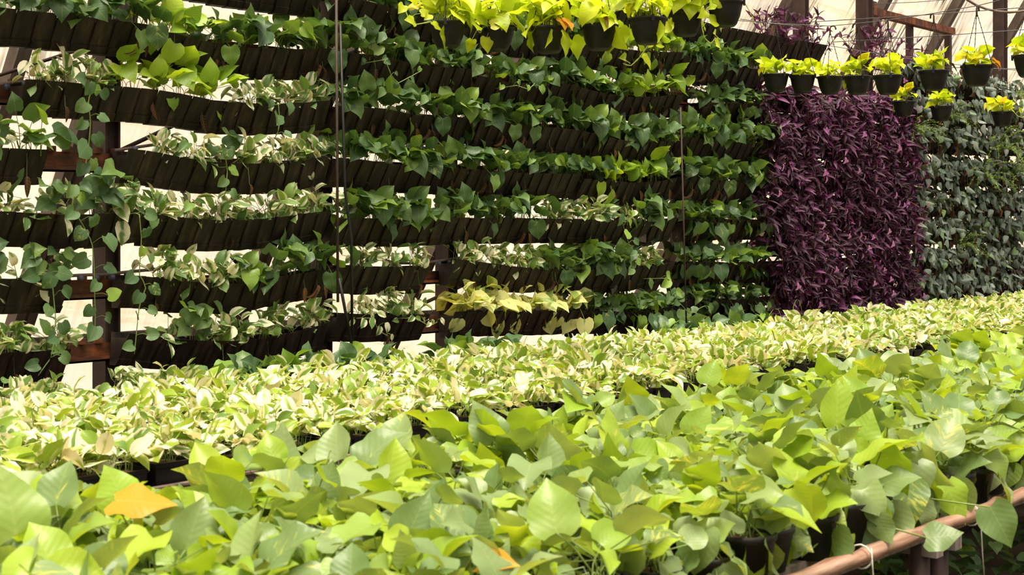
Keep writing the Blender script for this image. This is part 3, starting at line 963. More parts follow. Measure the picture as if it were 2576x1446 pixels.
# ------------------------------------------------------------------ purple curtain
def purple_proto(seed, up=False):
    r = random.Random(seed)
    fo, st = MB(), MB()
    leaves = []
    ns = 9 if not up else 6
    for s in range(ns):
        x0 = r.uniform(-.26, .26)
        if up:
            pts = [Vector((x0 * .6, r.uniform(-.05, .05), -.05))]
            d = Vector((r.uniform(-.6, .6), r.uniform(-.4, .2), 1))
            for k in range(4):
                pts.append(pts[-1] + d.normalized() * .09)
                d += Vector((r.uniform(-.3, .3), r.uniform(-.2, .2), -.12))
        else:
            pts = [Vector((x0, 0, .02)), Vector((x0 + r.uniform(-.03, .03), -.07, .035))]
            dpt = r.uniform(.06, .20)
            for k in range(5):
                pts.append(Vector((x0 + r.uniform(-.09, .09), -dpt + r.uniform(-.04, .04), -.06 - .095 * k)))
        st.tube(pts, .0035, 4, mi=1 if s % 3 == 0 else 0)
        for i in range(1, len(pts)):
            for w in range(5 if not up else 3):
                p = pts[i - 1].lerp(pts[i], r.random())
                az = r.uniform(0, 2 * PI) if up else -PI / 2 + r.uniform(-1.5, 1.5)
                d = sph(az, r.uniform(-1.2, .7) if not up else r.uniform(-.1, 1.2))
                q = orient(d, (r.uniform(-.9, .9), -.5 + r.uniform(-.6, .6), .8 + r.uniform(-.6, .2))).to_quaternion()
                leaves.append((r.randrange(7), p, q, r.uniform(.055, .115), 'purple'))
    if not up:
        for w in range(46):
            p = Vector((r.uniform(-.27, .27), r.uniform(.0, .16), r.uniform(-.38, .06)))
            fo.add(*(lambda X, g: ([tuple(X @ Vector(v)) for v in g[0]], g[1], g[2], r.uniform(.01, .6)))(Matrix.Translation(p) @ orient((r.uniform(-1, 1), -.4, r.uniform(-1, .5)), (r.uniform(-.6, .6), -1, .4)).to_4x4() @ Matrix.Scale(r.uniform(.09, .13), 4), LEAFGEO['lance'][r.randrange(7)]))
    r.shuffle(leaves)
    leaves.sort(key=lambda l: l[1].y)
    outer, inner = leaves[:26], leaves[26:]
    for (k, p, q, sz, sp) in inner:
        X = Matrix.Translation(p) @ q.to_matrix().to_4x4() @ Matrix.Scale(sz, 4)
        g = LEAFGEO['lance'][k]
        fo.add([tuple(X @ Vector(v)) for v in g[0]], g[1], g[2], r.uniform(.01, .99))
    return outer, st.mesh('purple_stems', [M['stem_purple'], M['stem_brown']]), fo.mesh('purple_foliage', M['purple'])
PP = [purple_proto(400 + i) for i in range(5)]
PU = [purple_proto(420 + i, True) for i in range(3)]
fb = MB()
for k in range(3):
    d = sph(k * 2.094, .35)
    X = orient(d, (0, 0, 1)).to_4x4()
    g = LEAFGEO['ovate'][1]
    fb.add([tuple((X @ Vector(v)) * .030) for v in g[0]], g[1], g[2], .3)
FLOWER = fb.mesh('flower', M['flower'])
def put_purple(pr, loc, rz, sc_, label, fl):
    e = thing('purple_heart_plant', label, 'plant', loc, rz, sc_, 'purple trailing plants')
    obj('stems', pr[1], e)
    f = obj('foliage', pr[2], e)
    f['kind'] = 'stuff'
    for (k, p, q, sz, sp) in pr[0]:
        obj('leaf', LM['purple'][k], e, p, q, sz)
    for k in range(fl):
        obj('flower', FLOWER, e, (R.uniform(-.22, .22), R.uniform(-.31, -.24), R.uniform(-.45, 0)), orient((0, -.3, 1), (R.uniform(-.5, .5), -1, .3)).to_quaternion(), R.uniform(.9, 1.3))
ta, tb = px(1935, 400, 6.2).x, px(2275, 400, 6.2).x
nr, ncl = 8, 7
for j in range(nr):
    z = 2.62 - j * .315
    for i in range(ncl):
        t = ta + .15 + (tb - ta - .2) * (i + .5 * (j % 2) * .6) / (ncl - .7)
        put_purple(PP[(i * 3 + j * 2) % 5], (t, 6.27 + R.uniform(-.03, .03), z + R.uniform(-.06, .06)), R.uniform(-.25, .25), R.uniform(.95, 1.15),
                   f'purple trailing plant in the hanging curtain, {ORD[j]} tier, {nth(i)} from the green plants', R.choice((1, 1, 2, 3)))
    # the troughs behind the curtain
for j in range(8):
    z = 2.60 - j * .315
    y = lambda x: HY - (z - CAMH) * FPX / (QL + .06) * ray(x)[1]
    trough([(1940, y(1940)), (2100, y(2100)), (2275, y(2275))], f'dark trough hidden behind the purple curtain, {ORD[j]} tier', 'planter troughs on the wall')
for i, (x, y, s) in enumerate([(1930, 92, .8), (1975, 105, 1.0), (2030, 118, 1.0), (2060, 128, .8), (2165, 150, .9), (2205, 152, 1.1), (2245, 165, 1.0), (2285, 185, .8)]):
    put_purple(PU[i % 3], px(x, y, 6.28), R.uniform(0, 6), s * 1.05, f'upright purple leafed tuft rising above the baskets, {nth(i)} along the wall', R.choice((0, 1)))

# ------------------------------------------------------------------ silver section
def silver_proto(seed):
    r = random.Random(seed)
    st = MB()
    leaves = []
    for s in range(6):
        x0 = r.uniform(-.2, .2)
        pts = [Vector((x0, .02, 0)), Vector((x0, -.06, .08)), Vector((x0 + r.uniform(-.06, .06), -.11, -.02)), Vector((x0 + r.uniform(-.1, .1), -.12, -.02 - r.random() ** 2 * .3))]
        st.tube(pts, .0022, 3)
        for w in range(5):
            k = r.randrange(3)
            p = pts[k].lerp(pts[k + 1], r.random())
            d = Vector((r.uniform(-.7, .7), r.uniform(-.6, 0), r.uniform(-1.4, .1)))
            if r.random() < .75:
                leaves.append((r.randrange(4), p + Vector((0, -.02, 0)), orient(d, (r.uniform(-.5, .5), -1, .5)).to_quaternion(), r.uniform(.075, .125), 'silver'))
            else:
                leaves.append((r.randrange(7), p + Vector((0, -.03, 0)), orient(d, (r.uniform(-.5, .5), -1, .5)).to_quaternion(), r.uniform(.06, .09), 'silverflat'))
    for w in range(2):
        p = Vector((r.uniform(-.18, .18), -.1, r.uniform(-.12, 0)))
        leaves.append((r.randrange(3), p, orient((r.uniform(-.4, .4), -.2, -1), (0, -1, 0)).to_quaternion(), r.uniform(.06, .10), 'dry'))
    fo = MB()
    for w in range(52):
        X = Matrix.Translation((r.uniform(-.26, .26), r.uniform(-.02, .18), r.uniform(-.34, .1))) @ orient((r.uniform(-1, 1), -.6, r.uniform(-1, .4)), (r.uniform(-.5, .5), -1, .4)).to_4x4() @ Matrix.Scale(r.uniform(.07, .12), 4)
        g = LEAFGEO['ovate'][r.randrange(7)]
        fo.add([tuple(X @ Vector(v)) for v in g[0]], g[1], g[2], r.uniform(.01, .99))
    return leaves, st.mesh('silver_stems', M['stem_brown']), fo.mesh('inner_foliage', M['shaded_inner'])
SP = [silver_proto(500 + i) for i in range(5)]
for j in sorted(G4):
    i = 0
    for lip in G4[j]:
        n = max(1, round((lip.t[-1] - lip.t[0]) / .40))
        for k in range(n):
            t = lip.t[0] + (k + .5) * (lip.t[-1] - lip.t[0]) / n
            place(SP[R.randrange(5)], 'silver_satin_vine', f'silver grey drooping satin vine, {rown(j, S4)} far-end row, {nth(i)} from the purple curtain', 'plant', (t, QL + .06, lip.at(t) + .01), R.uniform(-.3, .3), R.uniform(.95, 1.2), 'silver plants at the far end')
            i += 1

def fern_proto(seed):
    r = random.Random(seed)
    b, st = MB(), MB()
    for s in range(16):
        az = -PI / 2 + r.uniform(-1.5, 1.5)
        pts = [Vector((0, 0, 0))]
        d = sph(az, r.uniform(.1, 1.1))
        for k in range(6):
            pts.append(pts[-1] + d * .07)
            d = (d + Vector((0, 0, -.28))).normalized()
        st.tube(pts, .0015, 3, caps=False)
        for k in range(1, 7):
            for w in range(14):
                p = pts[k - 1].lerp(pts[k], r.random())
                dd = sph(r.uniform(0, 6.28), r.uniform(-.5, .6))
                X = Matrix.Translation(p) @ orient(dd, (0, -.4, 1)).to_4x4() @ Matrix.Scale(r.uniform(.02, .038), 4)
                vs_ = [(-.14, .3, 0), (0, 0, 0), (.14, .3, 0), (0, 1, 0)]
                b.add([tuple(X @ Vector(v)) for v in vs_], [(0, 1, 2, 3)], None, r.uniform(.01, .99))
    return b.mesh('fern_foliage', M['fern']), st.mesh('fern_stems', M['stem'])
FP = [fern_proto(600 + i) for i in range(2)]
for i, (x, y, s, w) in enumerate([(2510, 380, 1.25, 'below the far baskets'), (2545, 440, 1.2, 'at the frame edge in the silver plants'), (2470, 450, 1.0, 'among the silver vines'), (2300, 335, .8, 'beside the purple curtain under a basket'), (2390, 300, .8, 'under the middle small basket'),
                                   (2560, 250, .9, 'in the topmost far trough'), (2420, 620, .7, 'low in the silver vines')]):
    e = thing('asparagus_fern', 'feathery fine-leaved green fern ' + w, 'fern', px(x, y, 6.12), R.uniform(-.3, .3), s, 'feathery ferns')
    f = obj('foliage', FP[i % 2][0], e)
    f['kind'] = 'stuff'
    obj('stems', FP[i % 2][1], e)

# ------------------------------------------------------------------ benches
def bench(name, label, t0, t1, q0, q1, ztop, edge_mat, leg_ts, round_edge):
    e = thing(name, label, 'bench', (t0, q0, 0))
    ln, w = t1 - t0, q1 - q0
    n = int(w / .11)
    sm = MB()
    sm.box((ln / 2, 0, 0), (ln, .05, .02))
    slm = sm.mesh('slat', M['wood'], False)
    for i in range(n + 1):
        obj('slat', slm, e, (0, w * i / n, ztop - .01))
    for qq in (0.0, w):
        if round_edge:
            k = 0
            t = -.2
            while t < ln:
                l_ = R.uniform(1.5, 2.1)
                b = MB()
                pts = [(0, 0, 0)]
                rad = [.021]
                m_ = 8
                for s in range(m_ * 3):
                    f = (s + 1) / (m_ * 3)
                    pts.append((l_ * f, R.uniform(-.004, .004), R.uniform(-.004, .004)))
                    rad.append(.026 if s % 3 == 2 else .021)
                b.tube(pts, rad, 9)
                obj('bamboo_rail', b.mesh('bamboo_rail', M['bamboo']), e, (t, qq - .03 + (k % 2) * .035, ztop + .012 - (k % 2) * .022), Euler((0, R.uniform(-.012, .012), R.uniform(-.01, .01))).to_quaternion())
                t += l_ - .25
                k += 1
        else:
            b = MB()
            b.box((ln / 2, qq, ztop + .012), (ln, .02, .045))
            b.box((ln / 2, qq - .008, ztop + .036), (ln, .03, .008))
            obj('edge_strip', b.mesh('edge_strip', M[edge_mat], False), e)
    cm = MB()
    cm.box((0, w / 2, ztop - .05), (.05, w + .1, .05))
    cmm = cm.mesh('cross_bar', M['wood'], False)
    lm = MB()
    lm.tube([(0, 0, 0), (.004, 0, ztop * .5), (0, 0, ztop - .03)], [.036, .032, .034], 9)
    lmm = lm.mesh('leg', M['steel'])
    for t in leg_ts:
        obj('cross_bar', cmm, e, (t - t0, 0, 0))
        for qq in (.02, w - .05):
            obj('leg', lmm, e, (t - t0, qq, 0))
    return e
ZB1, ZB2 = .505, .52
bench('plant_bench', 'bamboo edged bench full of green pothos pots', .2, 11.0, 1.98, 3.46, ZB1, 'bamboo', (.6, 2.4, 4.28, 4.42, 6.4, 8.6, 10.6), True)
bench('plant_bench', 'bench packed with cream variegated pothos pots before the planter wall', 1.4, 18.0, 4.22, 5.98, ZB2, 'hose', (1.8, 4, 6.2, 8.4, 10.6, 12.8, 15, 17.4), False)
# string ties round the bamboo rail
for k, (x, y) in enumerate([(2165, 1392), (2440, 1300)]):
    p = px(x, y, 1.95)
    b = MB()
    b.tube([(0, -.034, .03), (.004, -.036, -.03), (.03, -.03, -.13), (.07, -.02, -.22)], .0022, 4)
    b.tube([(.002 , .035 * math.cos(a), .035 * math.sin(a)) for a in np.linspace(0, 6.28, 13)], .0025, 4)
    tag(obj('string_tie', b.mesh('string_tie', M['string']), None, (p.x, 1.95, ZB1 + .012)), ('white string tied round the bamboo rail, loose end hanging', 'small string knot on the far stretch of bamboo rail')[k], 'string', 'string ties')

# ------------------------------------------------------------------ near bench: green pothos in round pots
def pot_mesh(r0, r1, h, square, name, n=16):
    b = MB()
    b.lathe([(.001, 0), (r0, 0), (r1 * .97, h * .84), (r1 * .97 + .004, h * .86), (r1 + .004, h), (r1 - .003, h), (r1 * .95, h * .86)], n, 0, square)
    return b.mesh(name, M['potblack'], not square)
def soil_mesh(r, z, square, n=16):
    b = MB()
    b.lathe([(r, z), (r * .5, z + .006), (.001, z + .008)], n, 0, square)
    return b.mesh('soil', M['soil'])
POT1, SOIL1 = pot_mesh(.055, .08, .125, 0, 'pot'), soil_mesh(.076, .105, 0)
POT2, SOIL2 = pot_mesh(.062, .073, .10, .75, 'pot', 12), soil_mesh(.069, .085, .75, 12)

POT1L = POT1.copy()
POT1L.transform(Matrix.Translation((0, 0, -.11)))
BP = [make_proto('litgolden', 700 + i, 15 + i % 3, (.065, .150), (.04, .175), (6, 62), None, (-35, 68), (0, 0, 1), 'stem', .0022, .035, 0, .08, .75) for i in range(8)]
BPF = [make_proto('litgolden', 740 + i, 19, (.08, .155), (.05, .17), (6, 75), None, (-55, 60), (0, 0, 1), 'stem', .0022, .035, 0, .34, .7) for i in range(5)]   # spilling over the rail
for pr in BP + BPF:               # rooted in the pot's soil
    for i, l in enumerate(pr[0]):
        pr[0][i] = (l[0], l[1] + Vector((0, 0, .11)), l[2], l[3], l[4])
    pr[1].transform(Matrix.Translation((0, 0, .11)))
    pr[1].update()
def in_view(p, m=140, top=.25):
    x, y, Z = proj(p)
    x2, y2, _ = proj((p[0], p[1], p[2] + top))
    return Z > 1.2 and -m * 6 / Z - 60 < x < 2576 + m * 6 / Z and y2 < 1446 + 60
rowq = np.linspace(2.09, 3.36, 7)
nearbed = []
for j, q in enumerate(rowq):
    k = 0
    for i in range(60):
        t = .3 + i * .19 + (j % 2) * .09
        if t > 10.6:
            break
        loc = (t + R.uniform(-.02, .02), q + R.uniform(-.02, .02), ZB1)
        if not in_view(loc, 240):
            continue
        if j == 0 and R.random() < .06:
            continue
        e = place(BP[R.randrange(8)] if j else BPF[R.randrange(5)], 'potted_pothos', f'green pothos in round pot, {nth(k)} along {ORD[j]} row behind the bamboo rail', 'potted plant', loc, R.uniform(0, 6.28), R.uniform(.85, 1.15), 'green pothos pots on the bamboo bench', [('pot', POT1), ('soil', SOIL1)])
        nearbed.append(e)
        k += 1
# leaves that stand out on this bench, each on the plant it grows from
def stand_out(x, y, z, tip, n, size, sp='litgolden', k=0, name='leaf', label=None):
    Z = (CAMH - z) * FPX / (y - HY)
    p = pz(x, y, Z)
    e = min(nearbed, key=lambda o: (Vector(o.location).xy - p.xy).length)
    inv = Matrix.Scale(1 / e.scale[0], 4) @ Matrix.Rotation(-e.rotation_euler.z, 4, 'Z') @ Matrix.Translation(-Vector(e.location))
    fw, rt = Vector((CS, SN, 0)), Vector((SN, -CS, 0))
    w = lambda v: inv.to_3x3() @ (rt * v[0] + fw * v[1] + Vector((0, 0, v[2])))
    lp = inv @ p
    b = MB()
    b.tube([(0, 0, .10), (lp.x * .6, lp.y * .6, .1 + (lp.z - .1) * .7), lp], .0026, 5)
    obj('petiole', b.mesh('petiole', M['stem']), e)
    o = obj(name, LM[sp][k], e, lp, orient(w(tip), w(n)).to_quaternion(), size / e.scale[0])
    if label:
        o['label'] = label
stand_out(288, 1258, .82, (1, -.1, -.03), (0, -.42, 1), .150, 'yellow', 4, 'yellow_leaf', 'withering orange yellow leaf')
stand_out(1240, 1110, .78, (-.25, .1, 1), (.2, -1, .3), .15, k=4)
stand_out(2105, 1070, .78, (.05, .2, 1), (.2, -1, .2), .17, k=2)
stand_out(40, 1350, .76, (-.15, .2, 1), (.4, -1, .2), .19, k=4)
stand_out(1120, 1300, .76, (.25, -.4, -.5), (0, -.7, 1), .15, k=1)
stand_out(1400, 1340, .74, (-.2, .4, 1), (0, -1, .4), .15, k=0)
stand_out(690, 1165, .76, (-.3, .3, .9), (.3, -1, .2), .11, k=0)
stand_out(700, 1165, .76, (-1, .3, .7), (.3, -1, .6), .12, k=5)
stand_out(1205, 1425, .70, (1, -.3, .25), (0, -.6, 1), .10, 'yellow', 2, 'yellow_leaf', 'orange tinged yellow leaf')
stand_out(2490, 1275, .60, (.5, -.5, -1), (-.2, -1, .3), .14, 'litgolden', 0)
stand_out(2330, 1352, .56, (1, -.3, .1), (0, -.8, .6), .11, 'litgolden', 4)
stand_out(2430, 905, .80, (.35, .3, 1), (-.3, -1, .2), .13, 'litgolden', 5)
stand_out(1780, 965, .80, (.3, .3, 1), (-.3, -1, .2), .12, 'litgolden', 2)

# ------------------------------------------------------------------ far bench: cream variegated pothos in square pots
CP = [make_proto('bedcream', 800 + i, 18 + i % 3, (.055, .10), (.04, .125), (6, 60), None, (-30, 72), (0, 0, 1), 'stem', .0016, .045, 0, .05, .75) for i in range(8)]
for pr in CP:
    for i, l in enumerate(pr[0]):
        pr[0][i] = (l[0], l[1] + Vector((0, 0, .09)), l[2], l[3], l[4])
    pr[1].transform(Matrix.Translation((0, 0, .09)))
    pr[1].update()
spots = []
rowc = [4.32 + .166 * j for j in range(9)]
for j, q in enumerate(rowc):
    for i in range(110):
        t = 1.6 + i * .16
        loc = (t + R.uniform(-.008, .008), q + R.uniform(-.006, .006), ZB2)
        if t < 17.6 and in_view(loc, 240, .2):
            spots.append((proj(loc)[2], j, loc))
spots.sort(key=lambda s: s[0] + s[1] * .25 + (50 if proj(s[2])[0] < -70 else 0))
spots = sorted(spots[:300], key=lambda s: (s[1], s[2][0])) + spots[300:]
stuff = MB()
rowk = {}
for k, (Z, j, loc) in enumerate(spots):
    pr = CP[R.randrange(8)]
    rz, s_ = R.choice((0, 1, 2, 3)) * PI / 2 + R.uniform(-.05, .05), R.uniform(.88, 1.15)
    if k < 300:
        rowk[j] = rowk.get(j, -1) + 1
        e = place(pr, 'potted_variegated_pothos', f'cream variegated pothos in square pot, {nth(rowk[j])} along {ORD[j]} row of the far bench', 'potted plant', loc, rz, s_, 'variegated pothos pots on the far bench', [('pot', POT2), ('soil', SOIL2)])
    else:
        merge(pr, stuff, loc, rz, s_, 0, 1, k)
        Xl = Vector(loc)
        for me in (POT2,):
            n0 = len(stuff.v)
            stuff.add([tuple(v.co + Xl) for v in me.vertices], [tuple(p.vertices) for p in me.polygons], None, .5, 1)
tag(obj('variegated_pothos_bed', stuff.mesh('variegated_pothos_bed', [M['bedcream'], M['potblack']])), 'far mass of cream variegated pothos pots towards the end of the bench', 'plants', None, 'stuff')

# back row of plain green pothos along the planter wall
for i, x in enumerate([545, 600, 650, 700, 745, 790, 835, 900, 955, 1110, 1165, 1215, 1270, 1660, 1720, 1780, 1850, 1915]):
    q = 5.86
    p = px(x, 800, q)
    place(WP['green1'][i % 6], 'golden_pothos', f'dark green pothos in the back row under the planter wall, {nth(i)} along', 'plant', (p.x, q, ZB2 + .11), R.uniform(0, 6), 1.0, 'green plants under the planter wall', [('pot', POT1L)])
for i, x in enumerate([20, 70, 130, 300, 350, 410, 460]):
    p = px(x, 800, 5.86)
    place(WP['cream'][i % 8], 'variegated_pothos', f'shaded cream pothos in the back row below the rusty post, {nth(i)} along', 'plant', (p.x, 5.86, ZB2 + .11), R.uniform(0, 6), 1.0, 'cream plants under the planter wall', [('pot', POT1L)])

# ------------------------------------------------------------------ hanging baskets
b = MB()
b.lathe([(.001, 0), (.052, 0), (.064, .012), (.082, .055), (.094, .110), (.096, .122), (.105, .125), (.106, .136), (.097, .138), (.092, .118)], 22)
BASKET = b.mesh('basket_pot', M['potblack'])
b = MB()
b.lathe([(.092, .112), (.05, .122), (.001, .125)], 16)
BSOIL = b.mesh('soil', M['soil'])
HK = .36
CHAINS = []
for k in range(3):
    a = k * 2.094 + .5
    p0, p1 = Vector((.104 * math.cos(a), .104 * math.sin(a), .13)), Vector((0, 0, .13 + HK))
    b = MB()
    nl = 22
    for i in range(nl):
        c0, c1 = p0.lerp(p1, (i - .15) / nl), p0.lerp(p1, (i + 1.05) / nl)
        w = .0045 if i % 2 else .0032
        b.tube([c0, c0.lerp(c1, .5), c1], [.0016, w * .72, .0016], 4, caps=False)
    CHAINS.append((b.mesh('chain', M['potblack']), a))
b = MB()
b.box((0, 0, 0), (.016, .010, .034))
CLIP = b.mesh('clip', M['potblack'], False)
b = MB()
hp = [(0, 0, 0), (0, 0, .05)] + [(.022 - .022 * math.cos(s), 0, .05 + .022 * math.sin(s)) for s in np.linspace(.3, 3.5, 8)]
b.tube([(x, y, z - .062) for x, y, z in hp], .0065, 6)
HOOK = b.mesh('hook', M['steel'])
NP = [make_proto('neon', 900 + i, 28 + i % 3, (.07, .13), (.05, .18), (6, 58), None, (-40, 65), (0, 0, 1), 'stem_lime', .0022, .05, 0, .06, .6) for i in range(5)]
NPs = [make_proto('neon', 920 + i, 19, (.07, .115), (.04, .15), (6, 50), None, (-25, 68), (0, 0, 1), 'stem_lime', .0022, .045, 0, .05, .5) for i in range(5)]
for pr in NP + NPs:
    for i, l in enumerate(pr[0]):
        pr[0][i] = (l[0], l[1] + Vector((0, 0, .125)), l[2], l[3], l[4])
    pr[1].transform(Matrix.Translation((0, 0, .125)))
    pr[1].update()
DIA = .21
BASK = [  # rim centre x, rim y, rim width in pixels, set, label
    (1126, 58, 98, NP, 'hanging basket of lime yellow pothos, first in the upper row'),
    (1250, 68, 96, NP, 'hanging basket of lime yellow pothos, second in the upper row'),
    (1381, 71, 99, NP, 'hanging basket of lime yellow pothos with an orange leaf, third in the upper row'),
    (1508, 65, 97, NP, 'hanging basket of lime yellow pothos with a withered leaf, fourth in the upper row'),
    (1630, 48, 100, NP, 'hanging basket of lime yellow pothos, fifth in the upper row'),
    (1725, 31, 95, NP, 'hanging basket with a brown stained base and long trailing stem'),
    (1824, 6, 96, NP, 'highest hanging basket at the end of the upper row'),
    (1952, 188, 68, NPs, 'lime yellow hanging basket, first before the purple curtain'),
    (2019, 191, 68, NPs, 'lime yellow hanging basket, second before the purple curtain'),
    (2088, 194, 68, NPs, 'lime yellow hanging basket, third before the purple curtain'),
    (2157, 193, 71, NPs, 'lime yellow hanging basket, fourth before the purple curtain'),
    (2234, 191, 74, NPs, 'lime yellow hanging basket, fifth before the purple curtain'),
    (2349, 179, 77, NPs, 'lime yellow hanging basket with a limp brown leaf, before the stepped frame'),
    (2457, 166, 80, NPs, 'lime yellow hanging basket with orange leaves, before the far post'),
    (2590, 141, 84, NPs, 'lime yellow hanging basket cut by the frame edge'),
    (2274, 256, 58, NPs, 'small dark hanging basket partly behind purple leaves'),
    (2368, 268, 58, NPs, 'small hanging basket before the silver vines'),
    (2522, 282, 57, NPs, 'small hanging basket with a looping stem at the far end'),
]
hooks, baskets = [], []
for i, (x, y, w, st, lab) in enumerate(BASK):
    Z = DIA * FPX / w
    p = pz(x, y, Z) - Vector((0, 0, .133))
    rz = R.uniform(0, 6.28)
    e = thing('hanging_basket', lab, 'hanging basket', p, rz, 1.0, 'hanging baskets of lime pothos')
    obj('basket_pot', BASKET, e)
    baskets.append(e)
    obj('soil', BSOIL, e)
    pr = st[i % 5]
    obj('stems', pr[1], e, (0, 0, 0 if i > 6 else -.024), None, 1.0 if i > 6 else (1.2, 1.2, 1.2))
    for (k, lp, q, sz, sp) in pr[0]:
        obj('leaf', LM[sp][k], e, lp if i > 6 else Vector((lp.x * 1.2, lp.y * 1.2, .12 + (lp.z - .12) * 1.2)), q, sz * (1.15 if i < 7 else 1.0))
    for me, a in CHAINS:
        obj('chain', me, e)
        obj('clip', CLIP, e, (.106 * math.cos(a), .106 * math.sin(a), .128), Euler((0, 0, a + PI / 2)).to_quaternion())
    obj('hook', HOOK, e, (0, 0, .13 + HK + .03))
    hooks.append(p + Vector((0, 0, .13 + HK + .03)))
    yl = {2: 2, 3: 1, 12: 1, 13: 2}.get(i, 0)
    for s in range(yl):
        a = R.uniform(-2.4, -.9) - rz
        lp = Vector((.1 * math.cos(a), .1 * math.sin(a), .15 + R.uniform(0, .04)))
        sp = 'yellow' if i in (2, 13) else 'dry'
        obj('yellow_leaf' if sp == 'yellow' else 'dry_leaf', LM[sp][s % 3], e, lp, orient(sph(a, -.6), (0, 0, 1)).to_quaternion(), .085)

def wire(idx, label, ext0, ext1, dz=.055):
    P = [hooks[i] + Vector((0, 0, dz - .045)) for i in idx]
    a = P[0] + (P[0] - P[1]).normalized() * ext0
    c = P[-1] + (P[-1] - P[-2]).normalized() * ext1
    rod('steel_wire', [a + Vector((0, 0, ext0 * .04)), *P, c + Vector((0, 0, ext1 * .04))], .003, 'wire', label, 'wire', 'overhead wires', 5)
wire(range(0, 7), 'overhead wire that carries the upper basket row', 2.0, 1.0)
wire(range(7, 15), 'overhead wire that carries the baskets before the purple curtain', .6, 1.0)
wire((15, 16, 17), 'overhead wire that carries the three small far baskets', 1.2, 1.0)
for (p0, p1, Z0, Z1, lab) in [((2030, 56), (2640, 14), 11.5, 9.5, 'upper tight wire crossing before the tall brown post'), ((2090, 106), (2640, 70), 12.5, 11.0, 'middle tight wire crossing before the stepped frame'),
                              ((2330, 168), (2640, 173), 12.5, 12.0, 'low tight wire behind the far baskets'), ((2200, 10), (2420, -4), 13, 12.5, 'twisted wire near the head of the tall post'), ((1862, 48), (2016, 66), 11, 11, 'slack wire end above the first purple tuft')]:
    rod('steel_wire', [pz(*p0, Z0), pz((p0[0] + p1[0]) / 2, (p0[1] + p1[1]) / 2 + 2, (Z0 + Z1) / 2), pz(*p1, Z1)], .0032, 'wire', lab, 'wire', 'overhead wires', 5)
rod('water_hose', [pz(x, y, 11) for x, y in [(2400, -40), (2434, 0), (2456, 13), (2480, 22), (2510, 29), (2540, 31), (2565, 29), (2640, 18)]], .010, 'hose', 'grey pink hose looping down at the top corner', 'hose')

# neon trailing stems: parts of their baskets, each with its own leaves
def trail(bi, pts, n, seed, size=(.055, .09)):
    r = random.Random(seed)
    e = baskets[bi]
    Z = DIA * FPX / BASK[bi][2]
    inv = Matrix.Rotation(-e.rotation_euler.z, 4, 'Z') @ Matrix.Translation(-Vector(e.location))
    P = [Vector((0, 0, .12))] + [inv @ pz(x, y, Z - .11) for x, y in pts]
    ln = [0]
    for a, c in zip(P, P[1:]):
        ln.append(ln[-1] + (c - a).length)
    at = lambda s: Vector([float(np.interp(s * ln[-1], ln, [p[i] for p in P])) for i in range(3)])
    b = MB()
    b.tube([at(s) for s in np.linspace(0, 1, 26)], .0032, 5)
    tot = []
    for i in range(n):
        p = at(.25 + .75 * (i + .8) / n)
        sd = 1 if i % 2 else -1
        off = inv.to_3x3() @ Vector((sd * r.uniform(.02, .05), r.uniform(-.05, -.01), r.uniform(-.005, .04)))
        b.tube([p, p + off * .5 + Vector((0, 0, .008)), p + off], .0016, 3, caps=False)
        d = inv.to_3x3() @ Vector((sd * r.uniform(.2, .9), r.uniform(-.5, 0), r.uniform(-.8, .6)))
        tot.append((p + off, orient(d, inv.to_3x3() @ Vector((r.uniform(-.3, .3), -1, .4))).to_quaternion(), r.uniform(*size)))
    so = obj('trailing_stem', b.mesh('trailing_stem', M['stem_lime']), e)
    for p, q, sz in tot:
        obj('leaf', LM['neon'][r.randrange(7)], so, p, q, sz)
trail(5, [(1690, 22), (1664, 38), (1648, 72), (1630, 115), (1605, 150), (1585, 167), (1568, 160)], 9, 21)
trail(6, [(1790, 8), (1765, 40), (1766, 70), (1772, 95), (1788, 112), (1800, 95)], 7, 22)
trail(0, [(1085, 55), (1045, 62), (1025, 40), (1018, 22)], 5, 23)
trail(1, [(1215, 66), (1208, 84), (1195, 66), (1185, 60)], 4, 25)
trail(17, [(2548, 278), (2560, 292), (2572, 296), (2582, 288)], 4, 24)

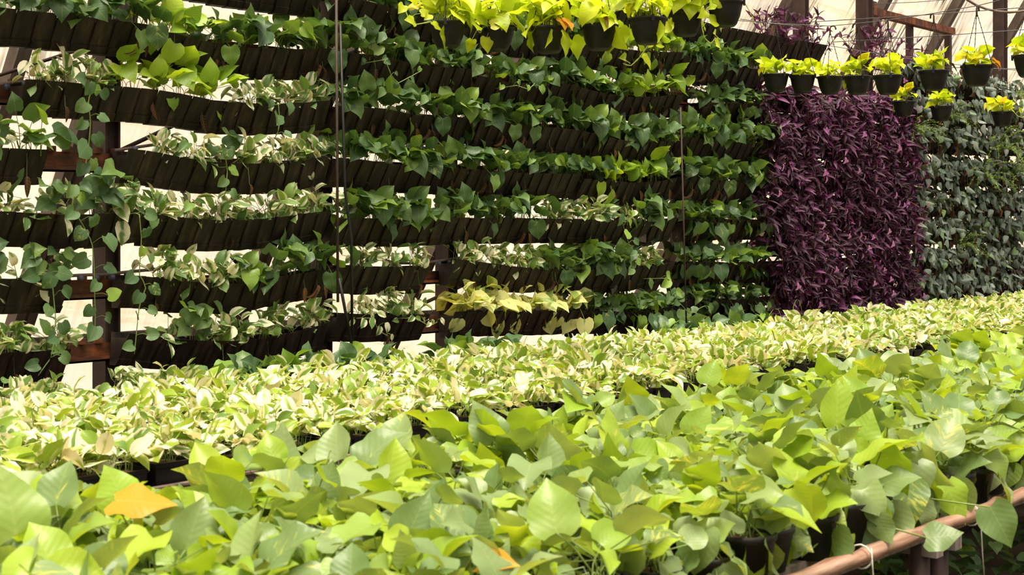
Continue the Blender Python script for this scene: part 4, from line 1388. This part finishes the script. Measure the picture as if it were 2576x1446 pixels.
# ------------------------------------------------------------------ grass blades, weeds and odd leaves
def blades(pts_list, q, label):
    p0 = px(*pts_list[0][0], q)
    e = thing('grass_tuft', label, 'grass', p0, group='grass blades in the bed')
    for pts in pts_list:
        P = [px(x, y, q) - p0 for x, y in pts]
        b = MB()
        vs_, fs = [], []
        n = 12
        for i in range(n + 1):
            s = i / n * (len(P) - 1)
            k = min(int(s), len(P) - 2)
            c = P[k].lerp(P[k + 1], s - k)
            w = .0045 * (1 - (i / n) ** 2) + .0004
            vs_ += [tuple(c + Vector((-w, 0, 0))), tuple(c + Vector((0, w * .5, 0))), tuple(c + Vector((w, 0, 0)))]
        for i in range(n):
            for j in range(2):
                fs.append((i * 3 + j, i * 3 + j + 1, i * 3 + j + 4, i * 3 + j + 3))
        b.add(vs_, fs, None, .6)
        obj('blade', b.mesh('blade', M['lime']), e)
blades([[(1445, 905), (1438, 870), (1428, 835), (1414, 802)]], 5.2, 'single tall grass blade leaning in the variegated bed')
blades([[(1995, 790), (1996, 768), (2003, 753), (2010, 755), (2016, 775), (2020, 800)]], 5.7, 'arched grass blade before the purple curtain')
blades([[(1933, 805), (1936, 790), (1945, 778), (1953, 778)], [(1950, 776), (1958, 778), (1964, 792), (1965, 803)]], 5.7, 'two thin arched grass blades beside the purple curtain')
blades([[(1690, 845), (1692, 825), (1697, 817), (1704, 826)]], 5.5, 'small curled grass blade at the back of the bed')

# weeds on the floor by the bamboo bench
b = MB()
r = random.Random(77)
for i in range(650):
    p = Vector((r.uniform(3.6, 9.5), r.uniform(1.0, 3.7), 0))
    if (p.x * 7 + p.y * 5) % 3 > 2.2:
        continue
    for k in range(4):
        az = r.uniform(0, 6.28)
        z = r.uniform(.02, .22)
        g = LEAFGEO['heart'][r.randrange(7)]
        X = Matrix.Translation(p + Vector((math.cos(az) * .04, math.sin(az) * .04, z))) @ orient(sph(az, r.uniform(-.5, .6)), (0, 0, 1)).to_4x4() @ Matrix.Scale(r.uniform(.05, .1), 4)
        b.add([tuple(X @ Vector(v)) for v in g[0]], g[1], g[2], r.uniform(.01, .99))
tag(obj('floor_weeds', b.mesh('floor_weeds', M['golden'])), 'low leafy weeds on the dark floor beside the bamboo bench', 'weeds', None, 'stuff')
